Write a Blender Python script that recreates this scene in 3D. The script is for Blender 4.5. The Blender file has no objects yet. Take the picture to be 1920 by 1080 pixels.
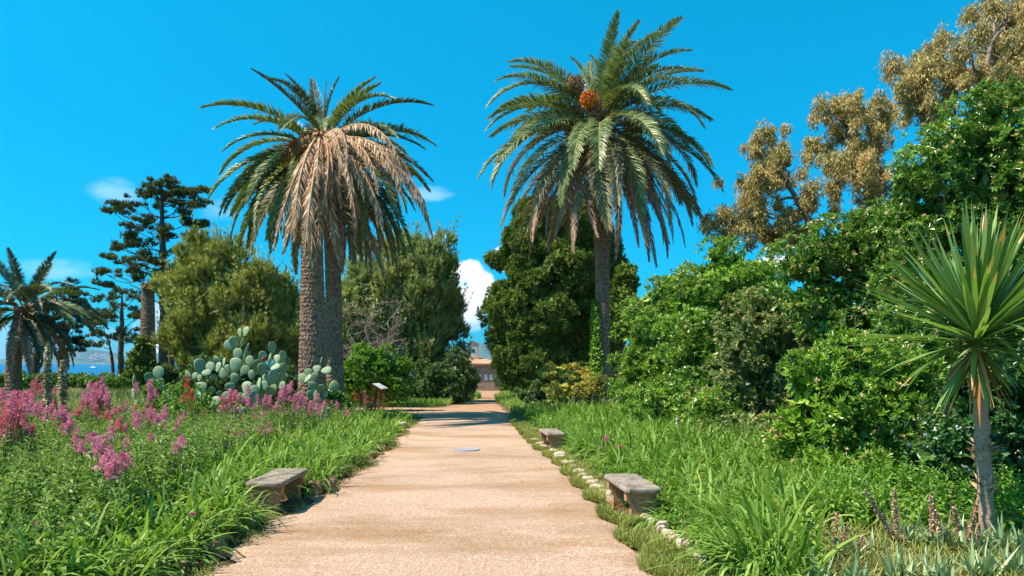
import bpy, math, random
import numpy as np

rng = np.random.default_rng(11)
random.seed(11)
FPX, CX, HY, EYE = 1400.0, 960.0, 680.0, 2.0
PI = math.pi
C = bpy.context.scene.collection

# ------------------------------------------------------------------ helpers
def at(px, py, Y):
    return np.array([(px - CX) / FPX * Y, Y, EYE + (HY - py) / FPX * Y])

def sstep(t):
    t = np.clip(t, 0, 1)
    return t * t * (3 - 2 * t)

YR = [0, 7, 9.2, 10.8, 15.4, 17.5, 24.3, 31, 45, 60, 75, 95, 112]
XR = [1.5, 1.41, 1.28, 1.2, .9, .6, .1, -.22, -.9, -1.45, -1.2, -.3, 0]
YL = [0, 7, 9, 12, 17, 24.3, 28.5, 29.5, 33, 38.5, 40, 45, 58, 75, 95, 112]
XL = [-2.95, -2.93, -3.0, -2.85, -2.8, -3.15, -3.3, -9, -14, -14, -4.2, -3.0, -2.35, -3.2, -5.5, -6]
def xr(y): return np.interp(y, YR, XR)
def xl(y): return np.interp(y, YL, XL)

def gz(x, y):
    x = np.asarray(x, float); y = np.asarray(y, float)
    z = -0.0236 * np.clip(y - 26, 0, 72) - 0.13 * np.clip(y - 118, 0, 180)
    z = z + 0.22 * sstep((x - xr(y) - 0.25) / 2.2) * (y < 118)
    z = z + 0.12 * sstep((np.interp(y, [0, 24, 30], [-2.95, -3.1, -3.3]) - x - .2) / 1.6) * sstep((29 - y) / 2)
    return z

def unit(a):
    return a / np.maximum(np.linalg.norm(a, axis=-1, keepdims=True), 1e-9)

UP = np.array([0., 0, 1])
def rdir(n):
    return unit(rng.normal(size=(n, 3)))

_K = rng.normal(size=(7, 3)); _PH = rng.uniform(0, 6.28, 7)
def noise3(p, s):
    return np.sin(p @ (_K.T * s) + _PH).mean(axis=-1) * 1.6

class MB:
    """collects geometry for one mesh"""
    def __init__(self): self.v = []; self.f = []; self.n = 0
    def add(self, v, f, mat=0, rnd=None, smooth=False):
        v = np.asarray(v, float).reshape(-1, 3); f = np.asarray(f, int)
        if len(v) == 0 or len(f) == 0: return
        if rnd is None: rnd = np.full(len(f), rng.random())
        self.v.append(v); self.f.append((f + self.n, mat, np.asarray(rnd, float), smooth)); self.n += len(v)
    def mesh(self, name, mats, origin=(0, 0, 0)):
        me = bpy.data.meshes.new(name)
        v = np.concatenate(self.v) - np.asarray(origin, float)
        me.vertices.add(len(v)); me.vertices.foreach_set('co', v.astype(np.float32).ravel())
        tot = np.concatenate([np.full(len(f), f.shape[1]) for f, *_ in self.f])
        li = np.concatenate([f.ravel() for f, *_ in self.f])
        me.loops.add(len(li)); me.loops.foreach_set('vertex_index', li.astype(np.int32))
        me.polygons.add(len(tot))
        st = np.concatenate([[0], np.cumsum(tot)[:-1]])
        me.polygons.foreach_set('loop_start', st.astype(np.int32))
        me.polygons.foreach_set('material_index', np.concatenate([np.full(len(f), m) for f, m, *_ in self.f]).astype(np.int32))
        me.polygons.foreach_set('use_smooth', np.concatenate([np.full(len(f), s) for f, _, _, s in self.f]).astype(bool))
        a = me.attributes.new('rnd', 'FLOAT', 'FACE')
        a.data.foreach_set('value', np.concatenate([r for _, _, r, _ in self.f]).astype(np.float32))
        for m in mats: me.materials.append(m)
        me.update(calc_edges=True)
        return me
    def build(self, name, mats, parent=None, origin=None, local=False):
        if not isinstance(mats, (list, tuple)): mats = [mats]
        po = world(parent) if parent else np.zeros(3)
        og = np.asarray(origin, float) if origin is not None else po
        if local: og = np.zeros(3)
        o = bpy.data.objects.new(name, self.mesh(name, mats, og))
        C.objects.link(o)
        if parent: o.parent = parent
        o.location = (0, 0, 0) if local else tuple(og - po)
        return o

def world(o):
    p = np.zeros(3)
    while o is not None:
        p = p + np.array(o.location); o = o.parent
    return p

def tag(o, label=None, cat=None, group=None, kind=None):
    if label: o['label'] = label
    if cat: o['category'] = cat
    if group: o['group'] = group
    if kind: o['kind'] = kind
    return o

def thing(name, loc, label, cat, group=None):
    o = bpy.data.objects.new(name, None); C.objects.link(o)
    o.location = tuple(float(a) for a in loc); o.empty_display_size = .2
    return tag(o, label, cat, group)

def dup(o, parent=None):
    c = o.copy(); C.objects.link(c)
    if parent: c.parent = parent
    for ch in list(o.children): dup(ch, c)
    return c

# ------------------------------------------------------------------ geometry
def tube(mb, pts, rad, sides=8, mat=0, cap=True, rnd=None):
    pts = np.asarray(pts, float); n = len(pts); rad = np.broadcast_to(np.asarray(rad, float), (n,))
    T = unit(np.gradient(pts, axis=0))
    ref = np.array([1., 0, 0]) if abs(T[0, 0]) < .8 else np.array([0., 1, 0])
    a = unit(np.cross(T, ref)); b = np.cross(T, a)
    th = np.arange(sides) / sides * 2 * PI
    v = pts[:, None] + rad[:, None, None] * (a[:, None] * np.cos(th)[None, :, None] + b[:, None] * np.sin(th)[None, :, None])
    i = np.arange(n - 1)[:, None] * sides; j = np.arange(sides)[None]; k = (j + 1) % sides
    f = np.stack([i + j, i + k, i + sides + k, i + sides + j], -1).reshape(-1, 4)
    r = rng.random() if rnd is None else rnd
    mb.add(v, f, mat, np.full(len(f), r), True)
    if cap:
        vv = np.concatenate([v[-1], pts[-1:]]); ff = np.stack([np.arange(sides), (np.arange(sides) + 1) % sides, np.full(sides, sides)], -1)
        mb.add(vv, ff, mat, np.full(sides, r))

def box(mb, lo, hi, mat=0, rot=0, c=None):
    lo = np.asarray(lo, float); hi = np.asarray(hi, float)
    v = np.array([[x, y, z] for x in (0, 1) for y in (0, 1) for z in (0, 1)], float) * (hi - lo) + lo
    if rot:
        cc = (lo + hi) / 2 if c is None else np.asarray(c, float)
        s, k = math.sin(rot), math.cos(rot); d = v - cc
        v = np.stack([d[:, 0] * k - d[:, 1] * s, d[:, 0] * s + d[:, 1] * k, d[:, 2]], -1) + cc
    mb.add(v, [[0, 1, 3, 2], [4, 6, 7, 5], [0, 4, 5, 1], [2, 3, 7, 6], [0, 2, 6, 4], [1, 5, 7, 3]], mat)

def perpN(D, jit=.35):
    N = UP - D * D[:, 2:3] + rng.normal(size=D.shape) * jit
    return unit(N - D * (N * D).sum(-1, keepdims=True))

def leaves(mb, P, D, N, L, W, kind='hex', mat=0, rnd=None, curl=.12):
    n = len(P)
    if n == 0: return
    L = np.broadcast_to(L, (n,))[:, None]; W = np.broadcast_to(W, (n,))[:, None]
    S = np.cross(D, N)
    if rnd is None: rnd = rng.random(n)
    if kind == 'hex':
        fold = N * W * .16
        v = np.stack([P, P + D * L * .38 + S * W * .42 + fold, P + D * L * .74 + S * W * .46 + fold - N * L * curl * .4,
                      P + D * L - N * L * curl, P + D * L * .74 - S * W * .46 + fold - N * L * curl * .4,
                      P + D * L * .38 - S * W * .42 + fold], 1)
        b = np.arange(n)[:, None] * 6
        f = np.concatenate([b + np.array([[0, 1, 2, 3]]), b + np.array([[0, 3, 4, 5]])])
        mb.add(v, f, mat, np.concatenate([rnd, rnd]))
    elif kind == 'quad':
        v = np.stack([P, P + D * L * .5 + S * W * .5, P + D * L - N * L * curl, P + D * L * .5 - S * W * .5], 1)
        f = np.arange(n)[:, None] * 4 + np.array([[0, 1, 2, 3]])
        mb.add(v, f, mat, rnd)
    else:
        v = np.stack([P - S * W * .5, P + S * W * .5, P + D * L], 1)
        f = np.arange(n)[:, None] * 3 + np.array([[0, 1, 2]])
        mb.add(v, f, mat, rnd)

def around(D, th, ph):
    ref = np.where(np.abs(D[:, 2:3]) < .9, UP[None], np.array([[1., 0, 0]]))
    a = unit(np.cross(D, ref)); b = np.cross(D, a)
    return unit(D * np.cos(th)[:, None] + (a * np.cos(ph)[:, None] + b * np.sin(ph)[:, None]) * np.sin(th)[:, None])

def tufts(mb, P, D, k, L, W, ang=(25, 80), kind='hex', mat=0, stem=.0, var=.25, rv=.5, curl=.12):
    """k leaves round every shoot tip P pointing along D; rnd mixes a per-shoot and a per-leaf value"""
    n = len(P)
    if n == 0: return
    Pr = np.repeat(P, k, 0); Dr = np.repeat(D, k, 0)
    th = np.radians(rng.uniform(ang[0], ang[1], n * k))
    ph = np.tile(np.arange(k) * 2.4, n) + np.repeat(rng.uniform(0, 6.28, n), k) + rng.normal(0, .2, n * k)
    d = around(Dr, th, ph)
    N = Dr - d * (Dr * d).sum(-1, keepdims=True) + rng.normal(size=d.shape) * .25
    N = unit(N - d * (N * d).sum(-1, keepdims=True))
    l = L * rng.uniform(1 - var, 1 + var, n * k)
    base = Pr - Dr * (rng.random((n * k, 1)) * stem)
    r = np.clip(np.repeat(rng.random(n), k) * (1 - rv) + rng.random(n * k) * rv, 0, 1)
    leaves(mb, base, d, N, l, W * rng.uniform(.8, 1.2, n * k), kind, mat, r, curl)

def blades(mb, P, D, L, W, bend, nseg=4, mat=0, S=None, prof=None, rnd=None, tip=.15):
    n = len(P)
    if n == 0: return
    L = np.broadcast_to(L, (n,)); W = np.broadcast_to(W, (n,)); bend = np.broadcast_to(bend, (n,))
    t = np.linspace(0, 1, nseg + 1)
    if S is None:
        S = np.cross(D, UP) + rng.normal(size=D.shape) * .12
        S = unit(S)
    if prof is None: prof = (.55 + 1.6 * t * (1 - t) + .1 * (1 - t)) * (1 - .85 * t ** 5)
    p = P[:, None] + D[:, None] * (L[:, None] * t)[..., None] * (1 - .15 * (bend[:, None] * t))[..., None]
    p = p - UP * ((bend * L)[:, None] * t ** 2.1)[..., None]
    w = (W[:, None] * prof[None]) * .5
    v = np.stack([p - S[:, None] * w[..., None], p + S[:, None] * w[..., None]], 2)
    b = (np.arange(n)[:, None] * (nseg + 1) * 2 + np.arange(nseg)[None] * 2)[..., None]
    f = (b + np.array([0, 1, 3, 2])).reshape(-1, 4)
    if rnd is None: rnd = rng.random(n)
    mb.add(v, f, mat, rnd.ravel() if np.ndim(rnd) == 2 else np.repeat(rnd, nseg))

def blob_tips(blobs, dens, shell=(.78, 1.06), up=.4, bump=.2, bs=1.6, inside=.72, back=.35, low=1.0):
    Ps, Ds = [], []
    cs = np.array([b[0] for b in blobs]); rs = np.array([np.broadcast_to(b[1], 3) for b in blobs])
    for c, r in zip(cs, rs):
        area = 4 * PI * (((r[0] * r[1]) ** 1.6 + (r[0] * r[2]) ** 1.6 + (r[1] * r[2]) ** 1.6) / 3) ** (1 / 1.6)
        n = max(3, int(area * dens))
        u = rdir(n)
        p = c + u * r * (rng.uniform(shell[0], shell[1], (n, 1)) * (1 + bump * noise3(c + u * r, bs)[:, None]))
        d = unit(u / r * r.min() + UP * up)
        keep = rng.random(n) < np.where(u[:, 1] > .3, back, 1)
        keep &= rng.random(n) < np.where(u[:, 2] < -.45, low, 1)
        if len(cs) > 1:
            near = (np.abs(cs - c) < rs + r).all(1)
            q = ((p[:, None] - cs[near][None]) / rs[near][None])
            dd = (q ** 2).sum(-1)
            keep &= (dd < inside ** 2).sum(1) == 0
        Ps.append(p[keep]); Ds.append(d[keep])
    return np.concatenate(Ps), np.concatenate(Ds)

def pxblob(px, py, rx, ry, Y, depth=None, dy=0):
    Y2 = Y + dy
    k = Y2 / FPX
    return (at(px, py, Y2), np.array([rx * k, (depth if depth is not None else (rx + ry) * .5 * k), ry * k]))

def sublobes(blobs, dens, r0, r1, flat=1.0, back=.4, low=.7, shell=(.7, .98), bump=.18):
    P, D = blob_tips(blobs, dens, shell, .0, bump, .9, .62, back, low)
    r = rng.uniform(r0, r1, len(P))
    return [(p, np.array([a, a, a * flat])) for p, a in zip(P, r)]

def limb(mb, a, b, r0, r1, sag=.0, n=7, wob=.06, sides=6, mat=0):
    a = np.asarray(a, float); b = np.asarray(b, float); t = np.linspace(0, 1, n)[:, None]
    L = np.linalg.norm(b - a)
    p = a + (b - a) * t + UP * (sag * L * np.sin(t * PI)) + rng.normal(size=(n, 3)) * wob * L * np.sin(t * PI)
    tube(mb, p, r0 + (r1 - r0) * t[:, 0] ** .8, sides, mat)
    return p

# ------------------------------------------------------------------ materials
def newmat(name):
    m = bpy.data.materials.new(name); m.use_nodes = True
    nt = m.node_tree; nt.nodes.clear()
    return m, nt, nt.nodes.new, nt.links.new

def ramp(N, stops):
    r = N('ShaderNodeValToRGB'); e = r.color_ramp.elements
    while len(e) < len(stops): e.new(.5)
    for k, (p, c) in zip(e, stops): k.position = p; k.color = (*c, 1)
    return r

GAIN = dict.fromkeys(['pink_petal', 'rose_petal', 'red_petal', 'orange_petal', 'cream_petal', 'white_petal', 'acanthus_spike', 'date_fruit', 'date_stalks', 'fallen_leaf', 'pebble', 'dry_spike', 'frond_dead', 'yellow_leaf', 'aloe_leaf'], 1.0)
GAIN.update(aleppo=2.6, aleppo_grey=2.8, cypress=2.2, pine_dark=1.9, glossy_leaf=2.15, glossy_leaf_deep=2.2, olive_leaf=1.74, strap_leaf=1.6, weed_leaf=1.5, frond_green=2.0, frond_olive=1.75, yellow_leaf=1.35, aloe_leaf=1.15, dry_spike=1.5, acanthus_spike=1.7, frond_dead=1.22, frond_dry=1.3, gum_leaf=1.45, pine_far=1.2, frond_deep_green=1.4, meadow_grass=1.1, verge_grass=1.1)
def leafmat(name, stops, trans=.3, rough=.5, spec=.35, nscale=.5, namt=.35, tcol=(1.25, 1.3, .6)):
    k_ = GAIN.get(name, 1.4); stops = [(p, tuple(k_ * c for c in col)) for p, col in stops]
    m, nt, N, Lk = newmat(name)
    at_ = N('ShaderNodeAttribute'); at_.attribute_name = 'rnd'
    g = N('ShaderNodeNewGeometry')
    nz = N('ShaderNodeTexNoise'); nz.inputs['Scale'].default_value = nscale; nz.inputs['Detail'].default_value = 3
    Lk(g.outputs['Position'], nz.inputs['Vector'])
    ma = N('ShaderNodeMath'); ma.operation = 'MULTIPLY_ADD'; ma.inputs[1].default_value = namt * 2; ma.inputs[2].default_value = -namt
    Lk(nz.outputs['Fac'], ma.inputs[0])
    ad = N('ShaderNodeMath'); ad.operation = 'ADD'; ad.use_clamp = True
    Lk(at_.outputs['Fac'], ad.inputs[0]); Lk(ma.outputs[0], ad.inputs[1])
    r = ramp(N, stops); Lk(ad.outputs[0], r.inputs['Fac'])
    p = N('ShaderNodeBsdfPrincipled'); p.inputs['Roughness'].default_value = rough; p.inputs['Specular IOR Level'].default_value = spec
    Lk(r.outputs['Color'], p.inputs['Base Color'])
    out = N('ShaderNodeOutputMaterial')
    if trans > 0:
        t = N('ShaderNodeBsdfTranslucent'); mx = N('ShaderNodeMixShader'); mx.inputs[0].default_value = trans
        mu = N('ShaderNodeMix'); mu.data_type = 'RGBA'; mu.blend_type = 'MULTIPLY'; mu.inputs[0].default_value = 1
        mu.inputs[7].default_value = (*tcol, 1)
        Lk(r.outputs['Color'], mu.inputs[6]); Lk(mu.outputs[2], t.inputs['Color'])
        Lk(p.outputs[0], mx.inputs[1]); Lk(t.outputs[0], mx.inputs[2]); Lk(mx.outputs[0], out.inputs[0])
    else: Lk(p.outputs[0], out.inputs[0])
    return m

def surfmat(name, c1, c2, scale=6, rough=.85, bump=.4, stretch=(1, 1, 1), detail=6, spec=.25, c3=None, bscale=None, dist=.02):
    m, nt, N, Lk = newmat(name)
    tc = N('ShaderNodeTexCoord'); mp = N('ShaderNodeMapping'); mp.inputs['Scale'].default_value = stretch
    Lk(tc.outputs['Object'], mp.inputs['Vector'])
    nz = N('ShaderNodeTexNoise'); nz.inputs['Scale'].default_value = scale; nz.inputs['Detail'].default_value = detail; nz.inputs['Roughness'].default_value = .65
    Lk(mp.outputs[0], nz.inputs['Vector'])
    st = [(.32, c1), (.68, c2)] if c3 is None else [(.3, c1), (.52, c2), (.72, c3)]
    r = ramp(N, st); Lk(nz.outputs['Fac'], r.inputs['Fac'])
    p = N('ShaderNodeBsdfPrincipled'); p.inputs['Roughness'].default_value = rough; p.inputs['Specular IOR Level'].default_value = spec
    Lk(r.outputs['Color'], p.inputs['Base Color'])
    n2 = N('ShaderNodeTexNoise'); n2.inputs['Scale'].default_value = bscale or scale * 4; n2.inputs['Detail'].default_value = 5
    Lk(mp.outputs[0], n2.inputs['Vector'])
    b = N('ShaderNodeBump'); b.inputs['Strength'].default_value = bump; b.inputs['Distance'].default_value = dist
    Lk(n2.outputs['Fac'], b.inputs['Height']); Lk(b.outputs[0], p.inputs['Normal'])
    out = N('ShaderNodeOutputMaterial'); Lk(p.outputs[0], out.inputs[0])
    return m

def plain(name, col, rough=.6, metal=0, spec=.3):
    m, nt, N, Lk = newmat(name)
    p = N('ShaderNodeBsdfPrincipled'); p.inputs['Base Color'].default_value = (*col, 1)
    p.inputs['Roughness'].default_value = rough; p.inputs['Metallic'].default_value = metal; p.inputs['Specular IOR Level'].default_value = spec
    out = N('ShaderNodeOutputMaterial'); Lk(p.outputs[0], out.inputs[0])
    return m

M = {}
M['frond'] = leafmat('frond_green', [(0, (.035, .062, .018)), (.5, (.085, .12, .036)), (1, (.17, .19, .07))], .22, .42, .5, .35, .3, (1.2, 1.2, .6))
M['frond_old'] = leafmat('frond_olive', [(0, (.07, .075, .03)), (.55, (.15, .14, .06)), (1, (.26, .22, .13))], .2, .5, .4, .35, .3, (1.15, 1.1, .7))
M['frond_dry'] = leafmat('frond_dry', [(0, (.15, .09, .06)), (.5, (.30, .20, .135)), (1, (.46, .34, .25))], .15, .7, .2, .6, .3, (1, .9, .8))
M['frond_dead'] = leafmat('frond_dead', [(0, (.15, .08, .04)), (.4, (.36, .22, .12)), (.75, (.58, .41, .265)), (1, (.74, .58, .42))], .18, .75, .15, 1.2, .35, (1, .9, .75))
M['frond_dark'] = leafmat('frond_deep_green', [(0, (.018, .038, .02)), (.5, (.04, .07, .03)), (1, (.10, .12, .05))], .15, .42, .5, .35, .3)  # darker frond copy; the low palm's backlit look is put into the colour
M['rachis'] = surfmat('rachis', (.22, .17, .06), (.34, .26, .12), 5, .6, .1)
M['rachis_dead'] = surfmat('rachis_dead', (.34, .2, .11), (.5, .33, .2), 5, .7, .1)
M['palm_bark'] = surfmat('palm_bark', (.095, .058, .038), (.31, .205, .14), 6, .9, .8, (1.6, 1.6, 1.4), 9, .15, (.50, .37, .275), 40, .02)
M['palm_boots'] = surfmat('palm_boots', (.16, .085, .035), (.36, .2, .085), 14, .9, .6)
M['bark'] = surfmat('bark', (.05, .036, .027), (.17, .125, .095), 7, .95, .9, (1, 1, .25), 8, .1, None, 16, .04)
M['greybark'] = surfmat('grey_bark', (.17, .135, .11), (.36, .30, .255), 12, .9, .4)
M['pine'] = leafmat('pine_dark', [(0, (.018, .028, .008)), (.5, (.05, .066, .016)), (1, (.125, .135, .036))], .12, .6, .2, .25, .3)
M['pine_shade'] = leafmat('pine_far', [(0, (.012, .022, .010)), (.5, (.03, .045, .015)), (1, (.075, .09, .03))], .12, .6, .2, .25, .3)
M['aleppo'] = leafmat('aleppo', [(0, (.035, .05, .012)), (.45, (.10, .12, .03)), (1, (.25, .24, .085))], .25, .55, .25, .35, .35)
M['aleppo2'] = leafmat('aleppo_grey', [(0, (.03, .045, .018)), (.45, (.085, .11, .04)), (1, (.2, .21, .085))], .25, .55, .25, .35, .35)
M['cypress'] = leafmat('cypress', [(0, (.025, .045, .008)), (.5, (.07, .105, .02)), (1, (.155, .19, .045))], .12, .6, .2, .5, .35)
M['pitt'] = leafmat('glossy_leaf', [(0, (.03, .065, .006)), (.5, (.075, .145, .012)), (1, (.17, .25, .03))], .22, .33, .55, .5, .3)
M['pitt_dark'] = leafmat('glossy_leaf_deep', [(0, (.022, .055, .007)), (.5, (.055, .115, .012)), (1, (.13, .21, .03))], .22, .3, .6, .5, .3)
M['pitt_pale'] = leafmat('olive_leaf', [(0, (.035, .065, .014)), (.5, (.09, .13, .032)), (1, (.19, .22, .075))], .2, .45, .4, .6, .3)
M['viburnum'] = leafmat('viburnum_leaf', [(0, (.014, .05, .014)), (.5, (.03, .09, .02)), (1, (.09, .18, .03))], .2, .35, .5, .5, .3)
M['bright'] = leafmat('bright_leaf', [(0, (.035, .10, .01)), (.5, (.09, .20, .018)), (1, (.20, .34, .04))], .25, .42, .4, .6, .3)
M['mid'] = leafmat('mid_leaf', [(0, (.03, .06, .015)), (.5, (.07, .12, .03)), (1, (.14, .19, .06))], .2, .5, .3, .6, .3)
M['yellow'] = leafmat('yellow_leaf', [(0, (.10, .12, .015)), (.4, (.28, .26, .04)), (1, (.60, .50, .13))], .2, .5, .3, .7, .3)
M['olive'] = leafmat('brown_green_leaf', [(0, (.06, .065, .015)), (.5, (.14, .13, .035)), (1, (.26, .22, .07))], .2, .5, .3, .7, .3)
M['euc'] = leafmat('gum_leaf', [(0, (.095, .09, .028)), (.4, (.25, .225, .075)), (.75, (.42, .345, .14)), (1, (.52, .29, .12))], .25, .5, .3, .42, .45, (1.1, 1, .6))
M['strap'] = leafmat('strap_leaf', [(0, (.045, .105, .010)), (.5, (.115, .195, .032)), (.88, (.20, .305, .065)), (.95, (.28, .33, .09)), (1, (.40, .33, .15))], .34, .5, .22, .4, .15)
M['weed'] = leafmat('weed_leaf', [(0, (.045, .095, .02)), (.5, (.12, .195, .045)), (1, (.24, .32, .10))], .28, .5, .3, .5, .3)
M['meadow'] = leafmat('meadow_grass', [(0, (.11, .15, .035)), (.5, (.24, .29, .09)), (1, (.42, .43, .19))], .3, .6, .2, .25, .35)
M['verge'] = leafmat('verge_grass', [(0, (.10, .14, .03)), (.5, (.22, .26, .06)), (1, (.42, .40, .14))], .3, .6, .2, .5, .35)
M['ivy'] = leafmat('ivy_leaf', [(0, (.05, .13, .012)), (.5, (.13, .26, .03)), (1, (.26, .40, .07))], .25, .4, .4, 1, .2)
M['acanthus'] = leafmat('broad_leaf', [(0, (.03, .10, .012)), (.5, (.07, .19, .02)), (1, (.15, .32, .04))], .3, .35, .5, 1, .25)
M['cordyline'] = leafmat('sword_leaf', [(0, (.05, .115, .03)), (.5, (.115, .21, .055)), (.88, (.23, .33, .10)), (1, (.36, .24, .09))], .28, .36, .4, .8, .1, (1.2, 1.35, .5))
M['aloe'] = leafmat('aloe_leaf', [(0, (.11, .19, .08)), (.5, (.21, .31, .15)), (1, (.36, .44, .24))], .1, .5, .4, 2, .25)
M['dryspike'] = leafmat('dry_spike', [(0, (.16, .09, .06)), (.5, (.34, .22, .16)), (1, (.52, .38, .30))], .15, .8, .1, 3, .2, (1, .9, .8))
M['drystalk'] = surfmat('dry_stalk', (.30, .15, .07), (.5, .3, .17), 8, .75, .2)
M['stem'] = plain('green_stem', (.13, .20, .06), .6)
M['pink'] = leafmat('pink_petal', [(0, (.46, .10, .19)), (.5, (.74, .28, .40)), (1, (.88, .58, .64))], .3, .6, .2, 2, .2, (1.1, .9, 1))
M['rose'] = leafmat('rose_petal', [(0, (.46, .09, .12)), (.5, (.70, .22, .25)), (1, (.84, .42, .42))], .3, .6, .2, 2, .2, (1.1, .9, 1))
M['red'] = leafmat('red_petal', [(0, (.40, .02, .03)), (.5, (.62, .05, .06)), (1, (.78, .16, .12))], .3, .6, .2, 2, .2, (1.1, .9, 1))
M['orange'] = leafmat('orange_petal', [(0, (.50, .08, .04)), (.5, (.70, .18, .09)), (1, (.80, .32, .2))], .3, .6, .2, 2, .2, (1.1, .9, 1))
M['cream'] = leafmat('cream_petal', [(0, (.40, .25, .08)), (.5, (.62, .46, .20)), (1, (.74, .62, .36))], .25, .6, .2, 3, .2, (1, 1, .9))
M['white'] = leafmat('white_petal', [(0, (.6, .62, .6)), (1, (.85, .86, .84))], .25, .6, .2, 3, .2, (1, 1, 1))
M['acspike'] = leafmat('acanthus_spike', [(0, (.13, .10, .06)), (.45, (.26, .22, .12)), (.72, (.40, .34, .22)), (1, (.8, .76, .74))], .2, .6, .2, 6, .15, (1, 1, 1))
M['fruit'] = leafmat('date_fruit', [(0, (.42, .10, .01)), (.5, (.70, .22, .02)), (1, (.85, .42, .07))], .05, .5, .3, 3, .2, (1, 1, 1))
M['date_old'] = leafmat('date_stalks', [(0, (.18, .11, .045)), (.5, (.34, .22, .10)), (1, (.48, .35, .18))], .1, .6, .2, 3, .2, (1, 1, 1))
M['leaf_dead'] = leafmat('fallen_leaf', [(0, (.25, .10, .03)), (.5, (.50, .22, .06)), (1, (.62, .38, .14))], .2, .6, .2, 3, .2, (1, 1, 1))
M['rock'] = surfmat('edge_rock', (.30, .21, .14), (.56, .45, .34), 7, .9, .8, (1, 1, 1), 8, .15, (.70, .61, .50), 22, .03)
M['rock_brown'] = surfmat('brown_rock', (.16, .10, .065), (.36, .24, .16), 7, .9, .8, (1, 1, 1), 8, .15, None, 22, .03)
M['slab'] = surfmat('bench_slab', (.12, .10, .085), (.27, .225, .18), 5, .85, .6, (1, 1, 1), 10, .2, (.40, .35, .29), 45, .012)
M['benchleg'] = surfmat('bench_leg', (.30, .15, .075), (.48, .27, .15), 6, .9, .5, (1, 1, 1), 8, .15, None, 40, .01)

def mat_path():
    m, nt, N, Lk = newmat('sand_gravel')
    g = N('ShaderNodeNewGeometry')
    def nz(s, st, d=5, r=.6):
        mp = N('ShaderNodeMapping'); mp.inputs['Scale'].default_value = st; Lk(g.outputs['Position'], mp.inputs['Vector'])
        n = N('ShaderNodeTexNoise'); n.inputs['Scale'].default_value = s; n.inputs['Detail'].default_value = d; n.inputs['Roughness'].default_value = r
        Lk(mp.outputs[0], n.inputs['Vector']); return n.outputs['Fac']
    grain = ramp(N, [(.30, (.28, .18, .12)), (.48, (.46, .33, .245)), (.60, (.57, .435, .335)), (.76, (.72, .60, .49))])
    Lk(nz(38, (1, 1, 1), 3, .75), grain.inputs['Fac'])
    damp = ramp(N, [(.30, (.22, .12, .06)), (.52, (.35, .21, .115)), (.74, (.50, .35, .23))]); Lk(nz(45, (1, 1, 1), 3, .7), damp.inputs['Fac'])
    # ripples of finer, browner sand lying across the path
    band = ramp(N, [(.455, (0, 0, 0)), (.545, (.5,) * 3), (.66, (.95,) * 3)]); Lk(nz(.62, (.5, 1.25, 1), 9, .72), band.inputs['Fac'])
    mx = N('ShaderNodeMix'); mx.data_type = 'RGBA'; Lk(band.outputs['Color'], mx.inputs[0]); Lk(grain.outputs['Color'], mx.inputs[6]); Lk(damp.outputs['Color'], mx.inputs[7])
    # redder earth further down the path
    sy = N('ShaderNodeSeparateXYZ'); Lk(g.outputs['Position'], sy.inputs[0])
    mr = N('ShaderNodeMapRange'); mr.inputs['From Min'].default_value = 24; mr.inputs['From Max'].default_value = 42; mr.inputs['To Max'].default_value = .75; Lk(sy.outputs['Y'], mr.inputs['Value'])
    m3 = N('ShaderNodeMix'); m3.data_type = 'RGBA'; Lk(mr.outputs[0], m3.inputs[0]); Lk(mx.outputs[2], m3.inputs[6]); m3.inputs[7].default_value = (.40, .225, .13, 1)
    big = ramp(N, [(.3, (.86, .84, .82)), (.7, (1.08, 1.07, 1.06))]); Lk(nz(.35, (1, 1, 1), 5), big.inputs['Fac'])
    mu = N('ShaderNodeMix'); mu.data_type = 'RGBA'; mu.blend_type = 'MULTIPLY'; mu.inputs[0].default_value = 1
    Lk(m3.outputs[2], mu.inputs[6]); Lk(big.outputs['Color'], mu.inputs[7])
    sp_ = ramp(N, [(.3, (.72, .68, .64)), (.5, (1, 1, 1)), (.7, (1.22, 1.22, 1.22))]); Lk(nz(17, (1, 1, 1), 6, .8), sp_.inputs['Fac'])
    mu2 = N('ShaderNodeMix'); mu2.data_type = 'RGBA'; mu2.blend_type = 'MULTIPLY'; mu2.inputs[0].default_value = 1; Lk(mu.outputs[2], mu2.inputs[6]); Lk(sp_.outputs['Color'], mu2.inputs[7]); mu = mu2
    p = N('ShaderNodeBsdfPrincipled'); p.inputs['Roughness'].default_value = .95; p.inputs['Specular IOR Level'].default_value = .1
    Lk(mu.outputs[2], p.inputs['Base Color'])
    b = N('ShaderNodeBump'); b.inputs['Strength'].default_value = .9; b.inputs['Distance'].default_value = .022; Lk(nz(30, (1, 1, 1), 5, .7), b.inputs['Height'])
    b2 = N('ShaderNodeBump'); b2.inputs['Strength'].default_value = .5; b2.inputs['Distance'].default_value = .05; Lk(nz(3, (.6, 1.6, 1), 4), b2.inputs['Height'])
    Lk(b2.outputs[0], b.inputs['Normal']); Lk(b.outputs[0], p.inputs['Normal'])
    out = N('ShaderNodeOutputMaterial'); Lk(p.outputs[0], out.inputs[0])
    return m
M['path'] = mat_path()
M['soil'] = surfmat('soil', (.05, .045, .018), (.14, .105, .05), 3, .95, .8, (1, 1, 1), 8, .1, (.20, .15, .08), 12, .05)

# ------------------------------------------------------------------ setting
def grid(xs, ys, zf, flip=False):
    X, Y = np.meshgrid(xs, ys); Z = zf(X, Y)
    v = np.stack([X, Y, Z], -1).reshape(-1, 3); nx = len(xs); ny = len(ys)
    i = (np.arange(ny - 1)[:, None] * nx + np.arange(nx - 1)[None]).reshape(-1, 1)
    return v, i + np.array([[0, 1, nx + 1, nx]])

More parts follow.
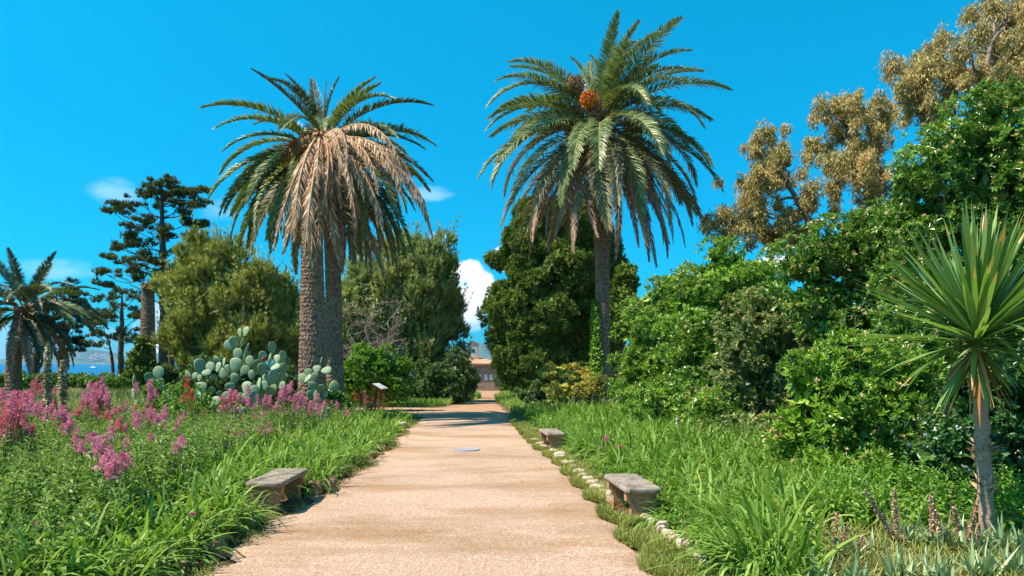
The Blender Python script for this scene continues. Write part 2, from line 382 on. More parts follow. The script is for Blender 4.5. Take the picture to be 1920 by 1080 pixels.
mb = MB()
xs = np.concatenate([[-6000, -900, -300, -150, -90], np.arange(-60, -15, 1.5), np.arange(-15, 9, .2), np.arange(9, 60, 1.5), [90, 200, 900, 6000]])
ys = np.concatenate([[-300, -60, -20, -8], np.arange(-2, 45, .25), np.arange(45, 120, .7), np.arange(120, 200, 6), [240, 300, 320]])
def zground(x, y):
    inside = (x > xl(y) - .25) & (x < xr(y) + .25) & (y < 112)
    return gz(x, y) - .045 * inside + np.where(inside | (y > 115) | (np.abs(x) > 40), 0, .03 * np.sin(x * 2.3 + 1) * np.sin(y * 1.9))
v, f = grid(xs, ys, zground); mb.add(v, f, 0, None, True)
ground = tag(mb.build('ground', M['soil']), 'dark planted soil running under the beds and shrubs', 'ground', None, 'structure')

mb = MB()
yy = np.concatenate([np.arange(-3, 30, .12), np.arange(30, 112, .35)]); tt = np.linspace(0, 1, 46)
el = .10 * np.sin(yy * 3.1) * np.sin(yy * 1.3 + 1) + .06 * np.sin(yy * 7.7) + rng.normal(0, .025, len(yy))
er = .10 * np.sin(yy * 2.7 + 2) * np.sin(yy * 1.1) + .06 * np.sin(yy * 8.3) + rng.normal(0, .025, len(yy))
A = xl(yy) + el - .05; B = xr(yy) + er + .05
X = A[:, None] + (B - A)[:, None] * tt[None]; Yg = np.repeat(yy[:, None], len(tt), 1)
Z = gz(np.minimum(X, xr(Yg)), Yg) - .12 * sstep((np.interp(Yg, [0, 24, 30], [-2.95, -3.1, -3.3]) - X - .2) / 1.6) * sstep((29 - Yg) / 2)
Z = Z + .004 + .012 * noise3(np.stack([X * 1.5, Yg * 3, X * 0], -1), 1.2) * sstep(np.minimum(tt, 1 - tt) * 12)[None]
Z = Z - .03 * (1 - sstep(np.minimum(tt, 1 - tt) * 16))[None]
nx = len(tt); i = (np.arange(len(yy) - 1)[:, None] * nx + np.arange(nx - 1)[None]).reshape(-1, 1)
mb.add(np.stack([X, Yg, Z], -1), i + np.array([[0, 1, nx + 1, nx]]), 0, None, True)
path = tag(mb.build('path', M['path']), 'wide pinkish sand path running straight away between the beds', 'path', None, 'structure')

def zpath(x, y): return gz(np.minimum(x, xr(y)), y) * 1.0

# sea and the hills beyond
SEA = -15.0
m, nt, N, Lk = newmat('sea_water')
p = N('ShaderNodeBsdfPrincipled'); p.inputs['Base Color'].default_value = (.005, .10, .26, 1); p.inputs['Roughness'].default_value = .35; p.inputs['Specular IOR Level'].default_value = .3
g = N('ShaderNodeNewGeometry'); nz = N('ShaderNodeTexNoise'); nz.inputs['Scale'].default_value = .12; nz.inputs['Detail'].default_value = 6; Lk(g.outputs['Position'], nz.inputs['Vector'])
b = N('ShaderNodeBump'); b.inputs['Strength'].default_value = .6; b.inputs['Distance'].default_value = 1; Lk(nz.outputs['Fac'], b.inputs['Height']); Lk(b.outputs[0], p.inputs['Normal'])
o_ = N('ShaderNodeOutputMaterial'); Lk(p.outputs[0], o_.inputs[0]); M['sea'] = m
mb = MB(); mb.add([[-16000, 150, SEA], [16000, 150, SEA], [16000, 14000, SEA], [-16000, 14000, SEA]], [[0, 1, 2, 3]])
tag(mb.build('sea', M['sea']), 'deep blue sea in a band beyond the pines', 'sea', None, 'structure')
M['hill'] = surfmat('hill_scrub', (.05, .10, .10), (.10, .15, .13), .006, .95, 0, (1, 1, 1), 10, .1, (.20, .19, .16))
def ridge(name, x0, x1, Y, hf, depth, label, cat):
    mb = MB(); xs = np.linspace(x0, x1, 160); ds = np.linspace(0, 1, 24)
    Xg, Dg = np.meshgrid(xs, ds); H = hf(xs)[None] * np.sin(np.clip(Dg * 1.15, 0, 1) * PI / 2) ** .8
    H = H * (1 + .12 * noise3(np.stack([Xg * .004, Dg * 3, Xg * 0], -1), 2.5)) + SEA - 2
    nx = len(xs); i = (np.arange(23)[:, None] * nx + np.arange(nx - 1)[None]).reshape(-1, 1)
    mb.add(np.stack([Xg, Y + Dg * depth, H], -1), i + np.array([[0, 1, nx + 1, nx]]), 0, None, True)
    return tag(mb.build(name, M['hill']), label, cat, None, 'structure')
ridge('hill', -7200, -2600, 7400, lambda x: 45 + 105 * np.exp(-((x + 4650) / 420) ** 2) + 90 * np.exp(-((x + 3500) / 500) ** 2) + 60 * np.exp(-((x + 6300) / 600) ** 2) + 14 * np.sin(x * .008), 900, 'low hazy headland beyond the sea, dotted with houses', 'hill')
ridge('mountain', -1100, 500, 7600, lambda x: 60 + 185 * np.exp(-np.abs((x + 330) / 230) ** 1.5) + 8 * np.sin(x * .02), 800, 'blue mountain peak behind the little bell tower', 'mountain')

# ------------------------------------------------------------------ palms
def frond_mesh(name, L, e0, curl, ll=.55, lw=.046, nl=150, vlift=28, droop=.12, mats=None, p0=74, p1=32, thick=.035, start=.12, jit=.12):
    mb = MB(); n = 26; t = np.linspace(0, 1, n)
    ang = np.radians(e0 - curl * t ** 1.25)
    seg = L / (n - 1); dx = np.cos(ang) * seg; dz = np.sin(ang) * seg
    x = np.concatenate([[0], np.cumsum((dx[1:] + dx[:-1]) / 2)]); z = np.concatenate([[0], np.cumsum((dz[1:] + dz[:-1]) / 2)])
    tube(mb, np.stack([x, 0 * x, z], -1), thick * (1 - .8 * t), 5, 1)
    s = np.repeat(np.linspace(start, .995, nl), 2); side = np.tile([1., -1], nl)
    s = np.clip(s + rng.normal(0, .004, len(s)), .05, 1)
    a = np.interp(s, t, ang); P = np.stack([np.interp(s, t, x), 0 * s, np.interp(s, t, z)], -1)
    T = np.stack([np.cos(a), 0 * a, np.sin(a)], -1); Nn = np.stack([-np.sin(a), 0 * a, np.cos(a)], -1)
    Sd = np.stack([0 * a, side, 0 * a], -1)
    phi = np.radians(p0 + (p1 - p0) * s ** 1.3 + rng.normal(0, 5, len(s))); v = np.radians(vlift + rng.normal(0, 10, len(s)))
    D = unit(T * np.cos(phi)[:, None] + (Sd * np.cos(v)[:, None] + Nn * np.sin(v)[:, None]) * np.sin(phi)[:, None] + rng.normal(size=P.shape) * jit * .5)
    W = unit(T - D * (T * D).sum(-1, keepdims=True))
    l = ll * np.interp(s, [0, .12, .3, .6, .85, 1], [.25, .5, 1, .95, .62, .3]) * rng.uniform(.85, 1.1, len(s))
    blades(mb, P, D, l, lw, droop + rng.normal(0, .05, len(s)), 2, 0, W, np.array([.7, 1, .12]))
    return mb.mesh(name, mats)

def place_frond(root, me, loc, az, scale=1, roll=0, tilt=0, name='frond'):
    o = bpy.data.objects.new(name, me); C.objects.link(o); o.parent = root
    o.rotation_mode = 'XYZ'
    o.location = tuple(np.asarray(loc, float) - world(root)); o.rotation_euler = (roll, tilt, az); o.scale = (scale,) * 3
    return o

def palm_trunk(root, pts, rads, rows=70, cols=22, mat='palm_bark', depth=.038, name='trunk'):
    """tapered trunk with offset rows of diamond leaf scars"""
    pts = np.asarray(pts, float); tk = np.linspace(0, 1, len(pts)); nv = rows * 4; nu = cols * 4
    t = np.linspace(0, 1, nv + 1)
    c = np.stack([np.interp(t, tk, pts[:, k]) for k in range(3)], -1); r = np.interp(t, np.linspace(0, 1, len(rads)), rads)
    th = np.arange(nu) / nu * 2 * PI
    TT, TH = np.meshgrid(t, th, indexing='ij')
    a = TT * rows; row = np.floor(a); fr = a - row
    u = TH / (2 * PI) * cols + .5 * (row % 2)
    fu = np.abs((u % 1) - .5) * 2
    dia = np.clip(1 - np.abs(fr - .35) * 1.6 - .55 * fu, 0, 1)
    R = r[:, None] * (1 + depth * (dia * 1.7 - .5) + .032 * rng.normal(size=TT.shape) + .05 * noise3(np.stack([np.cos(TH) * 2, np.sin(TH) * 2, TT * 14], -1), 1.3))
    v = np.stack([c[:, 0:1] + R * np.cos(TH), c[:, 1:2] + R * np.sin(TH), c[:, 2:3] + 0 * R], -1)
    i = np.arange(nv)[:, None] * nu; j = np.arange(nu)[None]; k = (j + 1) % nu
    mb = MB(); mb.add(v, np.stack([i + j, i + k, i + nu + k, i + nu + j], -1).reshape(-1, 4), 0, None, False)
    return mb.build(name, M[mat], root)

FG = [M['frond'], M['rachis']]; FO = [M['frond_old'], M['rachis']]; FY = [M['frond_dry'], M['rachis_dead']]; FD = [M['frond_dead'], M['rachis_dead']]; FK = [M['frond_dark'], M['rachis']]
def frond_set(mats_by, L, **kw):
    out = []
    for (e0, curl, mk) in mats_by:
        out.append(frond_mesh('frond', L, e0, curl, mats=mk, **kw))
    return out

# --- tall palm right of the path
B0 = at(1130, 742, 34); top = at(1127, 285, 34)
rt = thing('date_palm', (B0[0], 34, gz(B0[0], 34)), 'tallest date palm, full round crown with an orange fruit bunch, ivy on its trunk', 'palm tree', 'date palms in the garden')
palm_trunk(rt, [(B0[0], 34, gz(B0[0], 34) - .1), at(1130, 560, 34), at(1128, 400, 34), top + UP * .6], [.40, .30, .31, .36, .37, .42], 84, 20)
mb = MB(); cc = at(1127, 235, 34)
n = 420; u = rdir(n); u[:, 2] = np.abs(u[:, 2]) * .3
pp = cc + UP * rng.uniform(-1.3, .7, (n, 1)) + unit(u * [1, 1, 0]) * .34
blades(mb, pp, unit(u * [1, 1, 0] + UP * rng.uniform(.3, 1.6, (n, 1))), rng.uniform(.4, .9, n), .11, .1, 3, 0)
mb.build('crown_base', M['palm_boots'], rt)
def crown(root, c, L, plan, spread=.35, name='frond', scale=(.9, 1.08), gap=None):
    """plan: list of (count, mesh list, z offset, azimuth centre or None, azimuth range)"""
    k = 0
    for cnt, meshes, zo, az0, azr in plan:
        for i in range(cnt):
            az = (2 * PI * (i + rng.uniform(-.3, .3)) / cnt + k * .7) if az0 is None else az0 + rng.uniform(-azr, azr)
            if gap is not None and zo > 0 and abs((az - gap + PI) % (2 * PI) - PI) < .42: az += random.choice([-.75, .75])
            me = meshes[int(rng.integers(len(meshes)))]
            p = c + UP * (zo + rng.uniform(-.2, .2)) + np.array([math.cos(az), math.sin(az), 0]) * spread * rng.uniform(.4, 1)
            place_frond(root, me, p, az, rng.uniform(*scale), rng.normal(0, .22), rng.normal(0, .07), name)
        k += 1
L = 5.55
g_up = frond_set([(84, 30, FG), (80, 45, FG), (74, 38, FG)], L * .74, ll=.62)
g_hi = frond_set([(62, 62, FG), (58, 75, FG), (54, 55, FG)], L * .94, ll=.68)
g_mid = frond_set([(36, 70, FG), (30, 80, FG), (26, 62, FG), (34, 92, FG)], L, ll=.76, droop=.3)
g_low = frond_set([(8, 70, FG), (4, 78, FO), (0, 62, FG), (10, 82, FO)], L * 1.06, ll=.78, droop=.34)
g_dn = frond_set([(-18, 60, FO), (-24, 55, FO), (-28, 56, FG)], L * 1.10, ll=.70, droop=.36)
g_dry = frond_set([(-35, 50, FY), (-46, 38, FY), (-40, 46, FY)], L * 1.08, ll=.46, droop=.3, p0=45, p1=22, vlift=-5, lw=.042)
crown(rt, cc, L, [(6, g_up, .4, None, 0), (11, g_hi, .35, None, 0), (19, g_mid, .1, None, 0), (20, g_low, -.15, None, 0), (19, g_dn, -.45, None, 0), (9, g_dry, -.8, None, 0), (8, g_dry, -.85, -.8, .6), (5, g_dry, -.85, -2.3, .5)], gap=-1.85)
def fruit(root, c, r, mat, n=260):
    mb = MB(); u = rdir(n); p = c + u * r * rng.uniform(.5, 1.05, (n, 1)) * [1, 1, 1.1]
    tufts(mb, p, unit(u - UP * .2), 5, r * .22, r * .16, (10, 85), 'hex', 0)
    for k in range(10):
        e = c + rdir(1)[0] * r * .6; limb(mb, c + np.array([.1, .5, .5]) * r * 2, e, .012, .006, .1, 5, .03, 4, 0)
    return mb.build('fruit_bunch', mat, root)
fruit(rt, at(1104, 187, 31.9), .36, M['fruit']); 
fruit(rt, at(1120, 214, 32.1), .36, M['date_old']); fruit(rt, at(1078, 160, 32.8), .38, M['date_old']); fruit(rt, at(1195, 180, 33.5), .33, M['date_old']); fruit(rt, at(1068, 240, 32.6), .28, M['date_old'])
# ivy climbing the left side of its trunk
mb = MB(); n = 1500
h = rng.random(n) ** 1.15; zz = gz(B0[0], 34) + .2 + h * 4.6
wd = np.interp(h, [0, .25, .7, 1], [1.0, .95, .7, .25]); th = PI + .55 + rng.uniform(-1.25, 1.05, n) * wd
rr = .36 + rng.uniform(.0, .22, n) * (1 - .6 * h)
x0 = np.interp(zz, [0, 5], [B0[0], at(1130, 560, 34)[0]])
P = np.stack([x0 + np.cos(th) * rr, 34 + np.sin(th) * rr, zz], -1); D = unit(np.stack([np.cos(th), np.sin(th), -.3 + 0 * th], -1) + rng.normal(size=(n, 3)) * .4)
leaves(mb, P, D, perpN(D, .5), rng.uniform(.09, .17, n), rng.uniform(.09, .15, n), 'hex')
tag(mb.build('ivy', M['ivy'], None, (B0[0], 34, gz(B0[0], 34))), 'bright ivy climbing the trunk of the tallest palm', 'ivy')

# --- two palms left of the path
Bf = at(585, 700, 25); gf = gz(Bf[0], 25)
lf = thing('date_palm', (Bf[0], 25, gf), 'thick trunked dying date palm hung with a tan mantle of dead fronds', 'palm tree', 'date palms in the garden')
palm_trunk(lf, [(Bf[0], 25, gf - .1), at(586, 600, 25), at(585, 440, 25), at(583, 300, 25), at(590, 268, 25)], [.47, .43, .385, .35, .34, .31, .26], 90, 24)
dd = [frond_mesh('dead_frond', 4.3, e, c, ll=.34, lw=.04, nl=85, vlift=-25, droop=.42, mats=FD, p0=42, p1=20, thick=.045, start=.1, jit=.3)
      for e, c in ((12, 88), (2, 84), (-14, 70), (-30, 56), (22, 100), (-50, 38))]
oc = at(603, 262, 25)
for k in range(46):
    az = rng.choice([-1.5, -.55, -.15, -1.0], p=[.34, .24, .12, .30]) + rng.uniform(-.28, .28)
    q = dd[int(rng.choice([0, 1, 2, 2, 3]))] if az > -.8 else dd[int(rng.choice([3, 3, 5, 5] if az < -1.2 else [2, 3, 2, 1]))]
    p = oc + np.array([math.cos(az) * .3, math.sin(az) * .3, rng.uniform(-.35, .15)])
    place_frond(lf, q, p, az, rng.uniform(.6, 1.22), rng.normal(0, .13), rng.normal(0, .08), 'dead_frond')
mb = MB()   # broken, frayed head bending left
hp = [at(596, 268, 24.9), at(580, 268, 24.8), at(562, 276, 24.7), at(545, 286, 24.6)]
tube(mb, hp, [.36, .33, .27, .10], 10)
n = 150; t = rng.random(n); P = np.stack([np.interp(t, np.linspace(0, 1, 4), np.array(hp)[:, k]) for k in range(3)], -1); D = unit(rdir(n) + np.array([-.7, -.2, -.1]))
blades(mb, P + D * .16, D, rng.uniform(.2, .55, n), .07, .3, 3)
mb.build('broken_crown', M['palm_boots'], lf)
mb = MB(); n = 160; D = unit(rdir(n) * [1, 1, .3] + UP * .6); blades(mb, oc + D * .2 + [0, 0, -.1], D, rng.uniform(.3, .9, n), .07, .5, 3)
mb.build('crown_base', M['frond_dead'], lf)

Br = at(628, 700, 28); gr = gz(Br[0], 28)
lr = thing('date_palm', (Br[0], 28, gr), 'slimmer green crowned date palm close behind the dying one', 'palm tree', 'date palms in the garden')
palm_trunk(lr, [(Br[0], 28, gr - .1), at(626, 560, 28), at(621, 400, 28), at(610, 285, 28)], [.36, .30, .29, .31, .36], 80, 20)
cc = at(608, 278, 28)
L = 4.15
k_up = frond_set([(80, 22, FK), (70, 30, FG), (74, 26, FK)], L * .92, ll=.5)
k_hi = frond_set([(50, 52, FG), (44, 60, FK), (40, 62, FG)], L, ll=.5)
k_mid = frond_set([(24, 62, FG), (18, 70, FG), (14, 58, FO)], L, ll=.5, droop=.18)
k_low = frond_set([(-4, 66, FG), (-10, 62, FG), (-8, 70, FG)], L * 1.05, ll=.5, droop=.2)
k_dn = frond_set([(-30, 52, FG), (-36, 46, FO), (-26, 58, FG)], L * 1.12, ll=.46, droop=.22)
k_dry = frond_set([(-40, 46, FY), (-50, 36, FY)], L * 1.12, ll=.4, droop=.3, p0=45, p1=22, vlift=-5, lw=.042)
for az, el_i, s, tl in ((2.9, 0, .85, .25), (3.3, 0, .9, .5), (.1, 1, .85, .1), (-.2, 1, .8, .3), (1.57, 0, .75, 0), (0.4, 0, .7, -.1)):
    place_frond(lr, k_up[el_i], cc + UP * .4, az, s, rng.normal(0, .2), tl)
crown(lr, cc, L, [(7, k_hi, .2, None, 0), (13, k_mid, 0, None, 0), (16, k_low, -.2, None, 0), (18, k_dn, -.5, None, 0), (9, k_dry, -.9, -.1, 1.3), (6, k_low, -.1, PI, .7), (9, k_dn, -.3, PI + .3, .8), (4, k_mid, 0, 0, .5), (8, k_dn, -.4, 0, .7)], scale=(.86, 1.04))
sp = frond_mesh('spear', 2.4, 90, -6, ll=.22, lw=.03, nl=60, mats=[M['palm_boots'], M['palm_boots']], p0=14, p1=8, thick=.05, start=.05)
place_frond(lr, sp, at(606, 272, 27.9), PI, 1, 0, 0, 'spear_leaf')['label'] = 'upright brown unopened spear leaf'

# --- far palm at the left edge
Bq = at(24, 712, 40); gq = gz(Bq[0], 40)
pq = thing('date_palm', (Bq[0], 40, gq), 'low dark palm at the left edge with the sea behind', 'palm tree', 'date palms in the garden')
palm_trunk(pq, [(Bq[0], 40, gq - .1), at(26, 660, 40), at(36, 600, 40), at(42, 575, 40)], [.40, .34, .30, .34], 46, 20)
cc = at(44, 578, 40); L = 4.0
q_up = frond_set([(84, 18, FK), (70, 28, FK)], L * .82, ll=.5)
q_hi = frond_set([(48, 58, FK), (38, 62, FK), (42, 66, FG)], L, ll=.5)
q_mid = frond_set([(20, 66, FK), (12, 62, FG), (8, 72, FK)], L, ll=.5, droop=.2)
q_dn = frond_set([(-20, 60, FK), (-30, 52, FO), (-40, 44, FY)], L * 1.0, ll=.46, droop=.25)
crown(pq, cc, L, [(4, q_up, .3, None, 0), (13, q_hi, .15, None, 0), (17, q_mid, 0, None, 0), (22, q_dn, -.3, None, 0), (6, q_mid, 0, 0, .6)], scale=(.82, 1.02))

# --- beheaded palm
Bh = at(279, 712, 48); gh = gz(Bh[0], 48)
ph = thing('palm_stump', (Bh[0], 48, gh), 'headless palm trunk with a frayed top below the tall pine', 'palm trunk')
palm_trunk(ph, [(Bh[0], 48, gh - .1), at(277, 640, 48), at(277, 560, 48), at(279, 538, 48)], [.48, .46, .42, .36, .36], 60, 20)
mb = MB(); n = 170; a = rng.uniform(0, 6.28, n); D = unit(np.stack([np.cos(a), np.sin(a), rng.uniform(-.5, 1.4, n)], -1))
tube(mb, [at(279, 541, 48), at(279, 534, 48), at(279, 531, 48)], [.40, .46, .25], 14)
blades(mb, at(279, 536, 48) + D * [.34, .34, .1], D, rng.uniform(.15, .45, n), .1, .3, 3)
mb.build('frayed_top', M['palm_boots'], ph)
Bs = at(321, 705, 57)
sn = MB(); tube(sn, [(Bs[0], 57, gz(Bs[0], 57) - .1), at(321, 640, 57), at(322, 575, 57), at(320, 557, 57)], [.28, .22, .18, .05], 9)
for a_, b_ in ((600, (328, 590)), (575, (316, 566)), (640, (329, 628))): limb(sn, at(322, a_, 57), at(b_[0], b_[1], 57), .08, .02)
tag(sn.build('dead_tree', M['bark'], None, (Bs[0], 57, gz(Bs[0], 57))), 'thin dead broken trunk standing just behind the tall pine', 'dead tree')

# ------------------------------------------------------------------ trees
def trunk_part(root, pts, rads, mat='bark', name='trunk', sides=10):
    mb = MB(); pts = np.asarray(pts, float)
    t = np.linspace(0, 1, 5 * len(pts)); tk = np.linspace(0, 1, len(pts))
    p = np.stack([np.interp(t, tk, pts[:, k]) for k in range(3)], -1)
    r = np.interp(t, np.linspace(0, 1, len(rads)), rads)
    p[1:-1] += rng.normal(0, .12, (len(p) - 2, 3)) * r[1:-1, None] * [1, 1, 0]
    tube(mb, p, r, sides)
    return mb, p

def layered_pine(name, base, Y, trunks, pads, label, cat, group=None, mat='pine', dens=9, nl=14, nL=.3, nW=.05, limbr=.06):
    g0 = gz(base[0], Y)
    root = thing(name, (base[0], Y, g0), label, cat, group)
    tps = []
    mb = MB()
    for pts, rads in trunks:
        q, p = trunk_part(root, pts, rads); mb.v += q.v; mb.f += [(f + mb.n, a, b, c) for f, a, b, c in q.f]; mb.n += q.n
        tps.append(p)
    allp = np.concatenate(tps)
    blobs = []
    bl = MB()
    for (px, py, rx, ry) in pads:
        dy = rng.uniform(-1, 1) * min(2.2, .03 * Y)
        b = pxblob(px, py, rx, ry, Y, rx * .9 * Y / FPX, dy); blobs.append(b)
        c = b[0] - UP * b[1][2] * .7
        lowr = allp[allp[:, 2] < c[2] - .15 * np.linalg.norm((allp - c)[:, :2], axis=1)]
        src = lowr if len(lowr) else allp
        s = src[np.argmin(np.linalg.norm(src - c, axis=1) + rng.random(len(src)) * .4)]
        limb(bl, s, c, limbr * (.7 + .02 * np.linalg.norm(s - c)), .02, -.05, 7, .03, 5)
        for k in range(4):
            e = b[0] + rdir(1)[0] * b[1] * .8; limb(bl, s + (c - s) * rng.uniform(.55, .95), e, .03, .01, 0, 5, .05, 4)
    mb.build('trunk', M['bark'], root); bl.build('limbs', M['bark'], root)
    f = MB()
    sub = []
    for c, r in blobs:
        n = max(6, int(r[0] * r[1] * 6.5)); u = rng.uniform(-1, 1, (n, 3)); u[:, :2] /= np.maximum(1, np.linalg.norm(u[:, :2], axis=1, keepdims=True))
        for uu in u: sub.append((c + uu * r * [1.2, 1.2, 1.0], np.array([1, 1, .45]) * rng.uniform(.25, .55)))
    P, D = blob_tips(sub, dens, (.35, 1.05), .8, .25, 1.8, .45, .7, .5)
    tufts(f, P, D, nl, nL, nW, (12, 70), 'tri', 0, nL * .8, .3, .45)
    f.build('crown', M[mat], root)
    return root

tall = [(296, 341, 20, 8), (322, 342, 20, 8), (275, 352, 18, 8), (352, 355, 22, 7), (376, 356, 12, 5), (310, 358, 36, 10), (237, 388, 22, 9), (218, 398, 14, 7), (268, 380, 24, 9), (312, 374, 34, 10), (346, 377, 22, 9), (378, 381, 13, 6),
        (260, 410, 22, 8), (245, 420, 14, 6), (330, 402, 26, 7), (362, 416, 22, 7), (380, 421, 10, 5), (244, 441, 18, 7), (280, 428, 26, 8), (326, 433, 26, 8), (352, 446, 24, 8), (380, 458, 20, 7), (396, 463, 9, 5), (238, 464, 20, 8), (272, 455, 28, 9),
        (222, 486, 24, 9), (258, 486, 26, 10), (290, 480, 22, 9), (203, 511, 16, 8), (194, 528, 10, 6), (238, 510, 26, 9), (270, 504, 22, 9), (333, 498, 22, 8), (352, 484, 24, 8), (320, 513, 12, 5), (278, 522, 18, 8), (340, 470, 26, 7)]
Bt = at(307, 712, 55)
layered_pine('pine_tree', Bt, 55, [([(Bt[0], 55, gz(Bt[0], 55) - .1), at(307, 600, 55), at(305, 480, 55), at(303, 345, 55)], [.36, .30, .25, .07])], tall, 'tall dark pine with flat layered branches and a bare lower trunk', 'pine tree', 'pines towards the sea', 'pine', 26, 12, .22, .05)
small = [(230, 545, 22, 8), (207, 559, 20, 8), (250, 556, 16, 7), (196, 581, 18, 8), (222, 572, 24, 9), (232, 592, 26, 8), (258, 592, 12, 6), (188, 607, 22, 8), (206, 633, 24, 7), (236, 622, 20, 7), (180, 643, 18, 6), (252, 634, 12, 5), (192, 594, 16, 7), (178, 625, 14, 6)]
Bt = at(226, 712, 60)
layered_pine('pine_tree', Bt, 60, [([(Bt[0], 60, gz(Bt[0], 60) - .1), at(227, 660, 60), at(228, 600, 60), at(229, 548, 60)], [.26, .22, .17, .05]), ([at(212, 714, 60), at(210, 670, 60), at(204, 640, 60)], [.15, .12, .05])], small, 'small open pine with two thin trunks in front of the sea', 'pine tree', 'pines towards the sea', 'pine', 22, 12, .22, .05)
dk = [(138, 538, 12, 12), (148, 552, 16, 12), (120, 556, 22, 12), (152, 575, 20, 12), (128, 585, 30, 14), (158, 600, 20, 12), (110, 605, 24, 12), (138, 615, 26, 12), (152, 640, 22, 10), (112, 640, 26, 10), (84, 628, 22, 12), (136, 655, 24, 9), (70, 646, 16, 8)]
Bt = at(112, 710, 64)
layered_pine('pine_tree', Bt, 64, [([(Bt[0], 64, gz(Bt[0], 64) - .1), at(114, 660, 64), at(132, 600, 64), at(138, 540, 64)], [.28, .24, .17, .05]), ([at(66, 710, 64), at(66, 680, 64), at(72, 640, 64)], [.4, .35, .2]), ([at(68, 694, 64), at(80, 680, 64), at(88, 668, 64)], [.2, .16, .07])], dk, 'dense blackish pine behind the low palm at the left edge', 'pine tree', 'pines towards the sea', 'pine_shade', 22, 12, .26, .06)

def conifer(name, base, Y, outline, label, cat, group, mat, trunk_px, sub=(.5, .45, .85), flat=.8, dens=14, nl=14, nL=.26, nW=.045, ang=(8, 60), up=.7, kind='tri', limbs=14, bark='bark', core=True, cmat=None, bump=.18, twigs=0, trunk_r=(.25, .05), brush=0, cr=.82):
    """big bushy crown: px outline blobs -> many lobes -> shoots"""
    g0 = gz(base[0], Y)
    root = thing(name, (base[0], Y, g0), label, cat, group)
    tp = [(base[0], Y, g0 - .1)] + [at(*p, Y) for p in trunk_px]
    q, p = trunk_part(root, tp, trunk_r); q.build('trunk', M[bark], root)
    blobs = [pxblob(*b[:4], Y, *(b[4:] or (None,))) for b in outline]
    lob = sublobes(blobs, sub[0], sub[1], sub[2], flat, bump=bump)
    bl = MB()
    for k in range(limbs):
        c, r = lob[int(rng.integers(len(lob)))]; s = p[int(rng.integers(len(p) // 3, len(p)))]
        limb(bl, s, c - (c - s) * .1, .07, .015, -.06, 8, .03, 5)
    for k in range(twigs):
        c, r = lob[int(rng.integers(len(lob)))]
        if c[1] > Y: continue
        s = c + np.array([rng.uniform(-.6, .6), rng.uniform(.3, .9), -rng.uniform(.2, .7)]); e = c + np.array([rng.uniform(-.5, .5), -r[1] * 1.25, rng.uniform(0, .5)])
        limb(bl, s, e, .04, .016, .05, 7, .06, 4); limb(bl, s + (e - s) * .6, e + rdir(1)[0] * .5, .025, .012, 0, 5, .06, 4)
    if bl.n: bl.build('limbs', M['greybark'] if twigs else M[bark], root)
    f = MB()
    P, D = blob_tips(lob, dens, (.55, 1.08), up, .22, 2.2, .6, .3, .5)
    tufts(f, P, D, nl, nL, nW, ang, kind, 0, nL * .8, .3, .4)
    if brush:
        up_ = np.where(D[:, 2] > .2)[0]; sel = rng.choice(up_, min(brush, len(up_)), replace=False)
        Db = unit(D[sel] + UP * .9 + rng.normal(0, .2, (len(sel), 3))); Lb = rng.uniform(.3, 1.5, len(sel))[:, None]
        for j in range(5): tufts(f, P[sel] + Db * Lb * (j / 4.), Db, 12, nL * .62, nW * .8, (15, 60), 'tri', 0, nL * .3, .3, .3)
    if core:   # oversized inner leaf cards, added to block light through the crown
        inner = [(c, r * cr) for c, r in blobs]
        P, D = blob_tips(inner, 10, (.5, 1.0), .2, .2, 1.2, .3, .8, 1)
        tufts(f, P, D, 10, nL * 2.0, nW * 5, (20, 85), 'quad', 0, .1, .3, .4)
    f.build('crown', M[mat], root)
    return root

conifer('aleppo_pine', at(445, 712, 46), 46, [(440, 560, 92, 100), (385, 585, 66, 85), (500, 580, 66, 95), (545, 620, 44, 80), (430, 640, 110, 60), (345, 640, 38, 45)], 'bushy yellow green pine left of the two palms, behind the cactus', 'pine tree', 'bushy pines beside the palms', 'aleppo', [(445, 640), (440, 520)], (1.1, .3, .8), .9, 22, 15, .36, .045, (5, 40), 1.1, 'tri', 14, 'bark', True, None, .6, 70, (.25, .05), 900, .68)
conifer('aleppo_pine', at(785, 735, 48), 48, [(660, 610, 50, 95), (690, 540, 40, 60), (770, 560, 80, 95), (800, 520, 60, 62), (720, 570, 55, 95), (826, 565, 34, 60), (785, 645, 66, 52), (832, 612, 24, 28)], 'bushy grey green pine right of the two palms, beside the chapel view', 'pine tree', 'bushy pines beside the palms', 'aleppo2', [(785, 660), (785, 520)], (1.1, .3, .8), .9, 22, 15, .36, .045, (5, 40), 1.1, 'tri', 14, 'bark', True, None, .6, 80, (.25, .05), 900, .68)
conifer('cypress_tree', at(1030, 738, 47), 47, [(1028, 600, 98, 95), (1045, 520, 88, 85), (1078, 430, 58, 70), (1040, 420, 44, 40), (990, 465, 48, 55), (1032, 668, 96, 58), (964, 664, 38, 52), (936, 492, 20, 12), (1120, 500, 40, 60), (1130, 600, 45, 90), (1088, 378, 28, 26), (936, 580, 22, 60), (1005, 425, 40, 50), (1112, 450, 44, 60), (1150, 540, 34, 60)], 'broad dense dark cypress behind the tallest palm', 'cypress', None, 'cypress', [(1030, 600), (1060, 420)], (2.0, .3, .62), .85, 46, 12, .19, .055, (8, 60), .35, 'quad', 10, 'bark', True, None, .2)
conifer('cypress_tree', at(1165, 738, 43), 43, [(1165, 570, 28, 60), (1172, 530, 16, 40), (1148, 600, 26, 50)], 'narrow conifer showing to the right of the tallest palm trunk', 'cypress', None, 'cypress', [(1165, 640), (1168, 520)], (1.6, .3, .5), .8, 22, 11, .24, .09, (10, 55), .5, 'quad', 4)
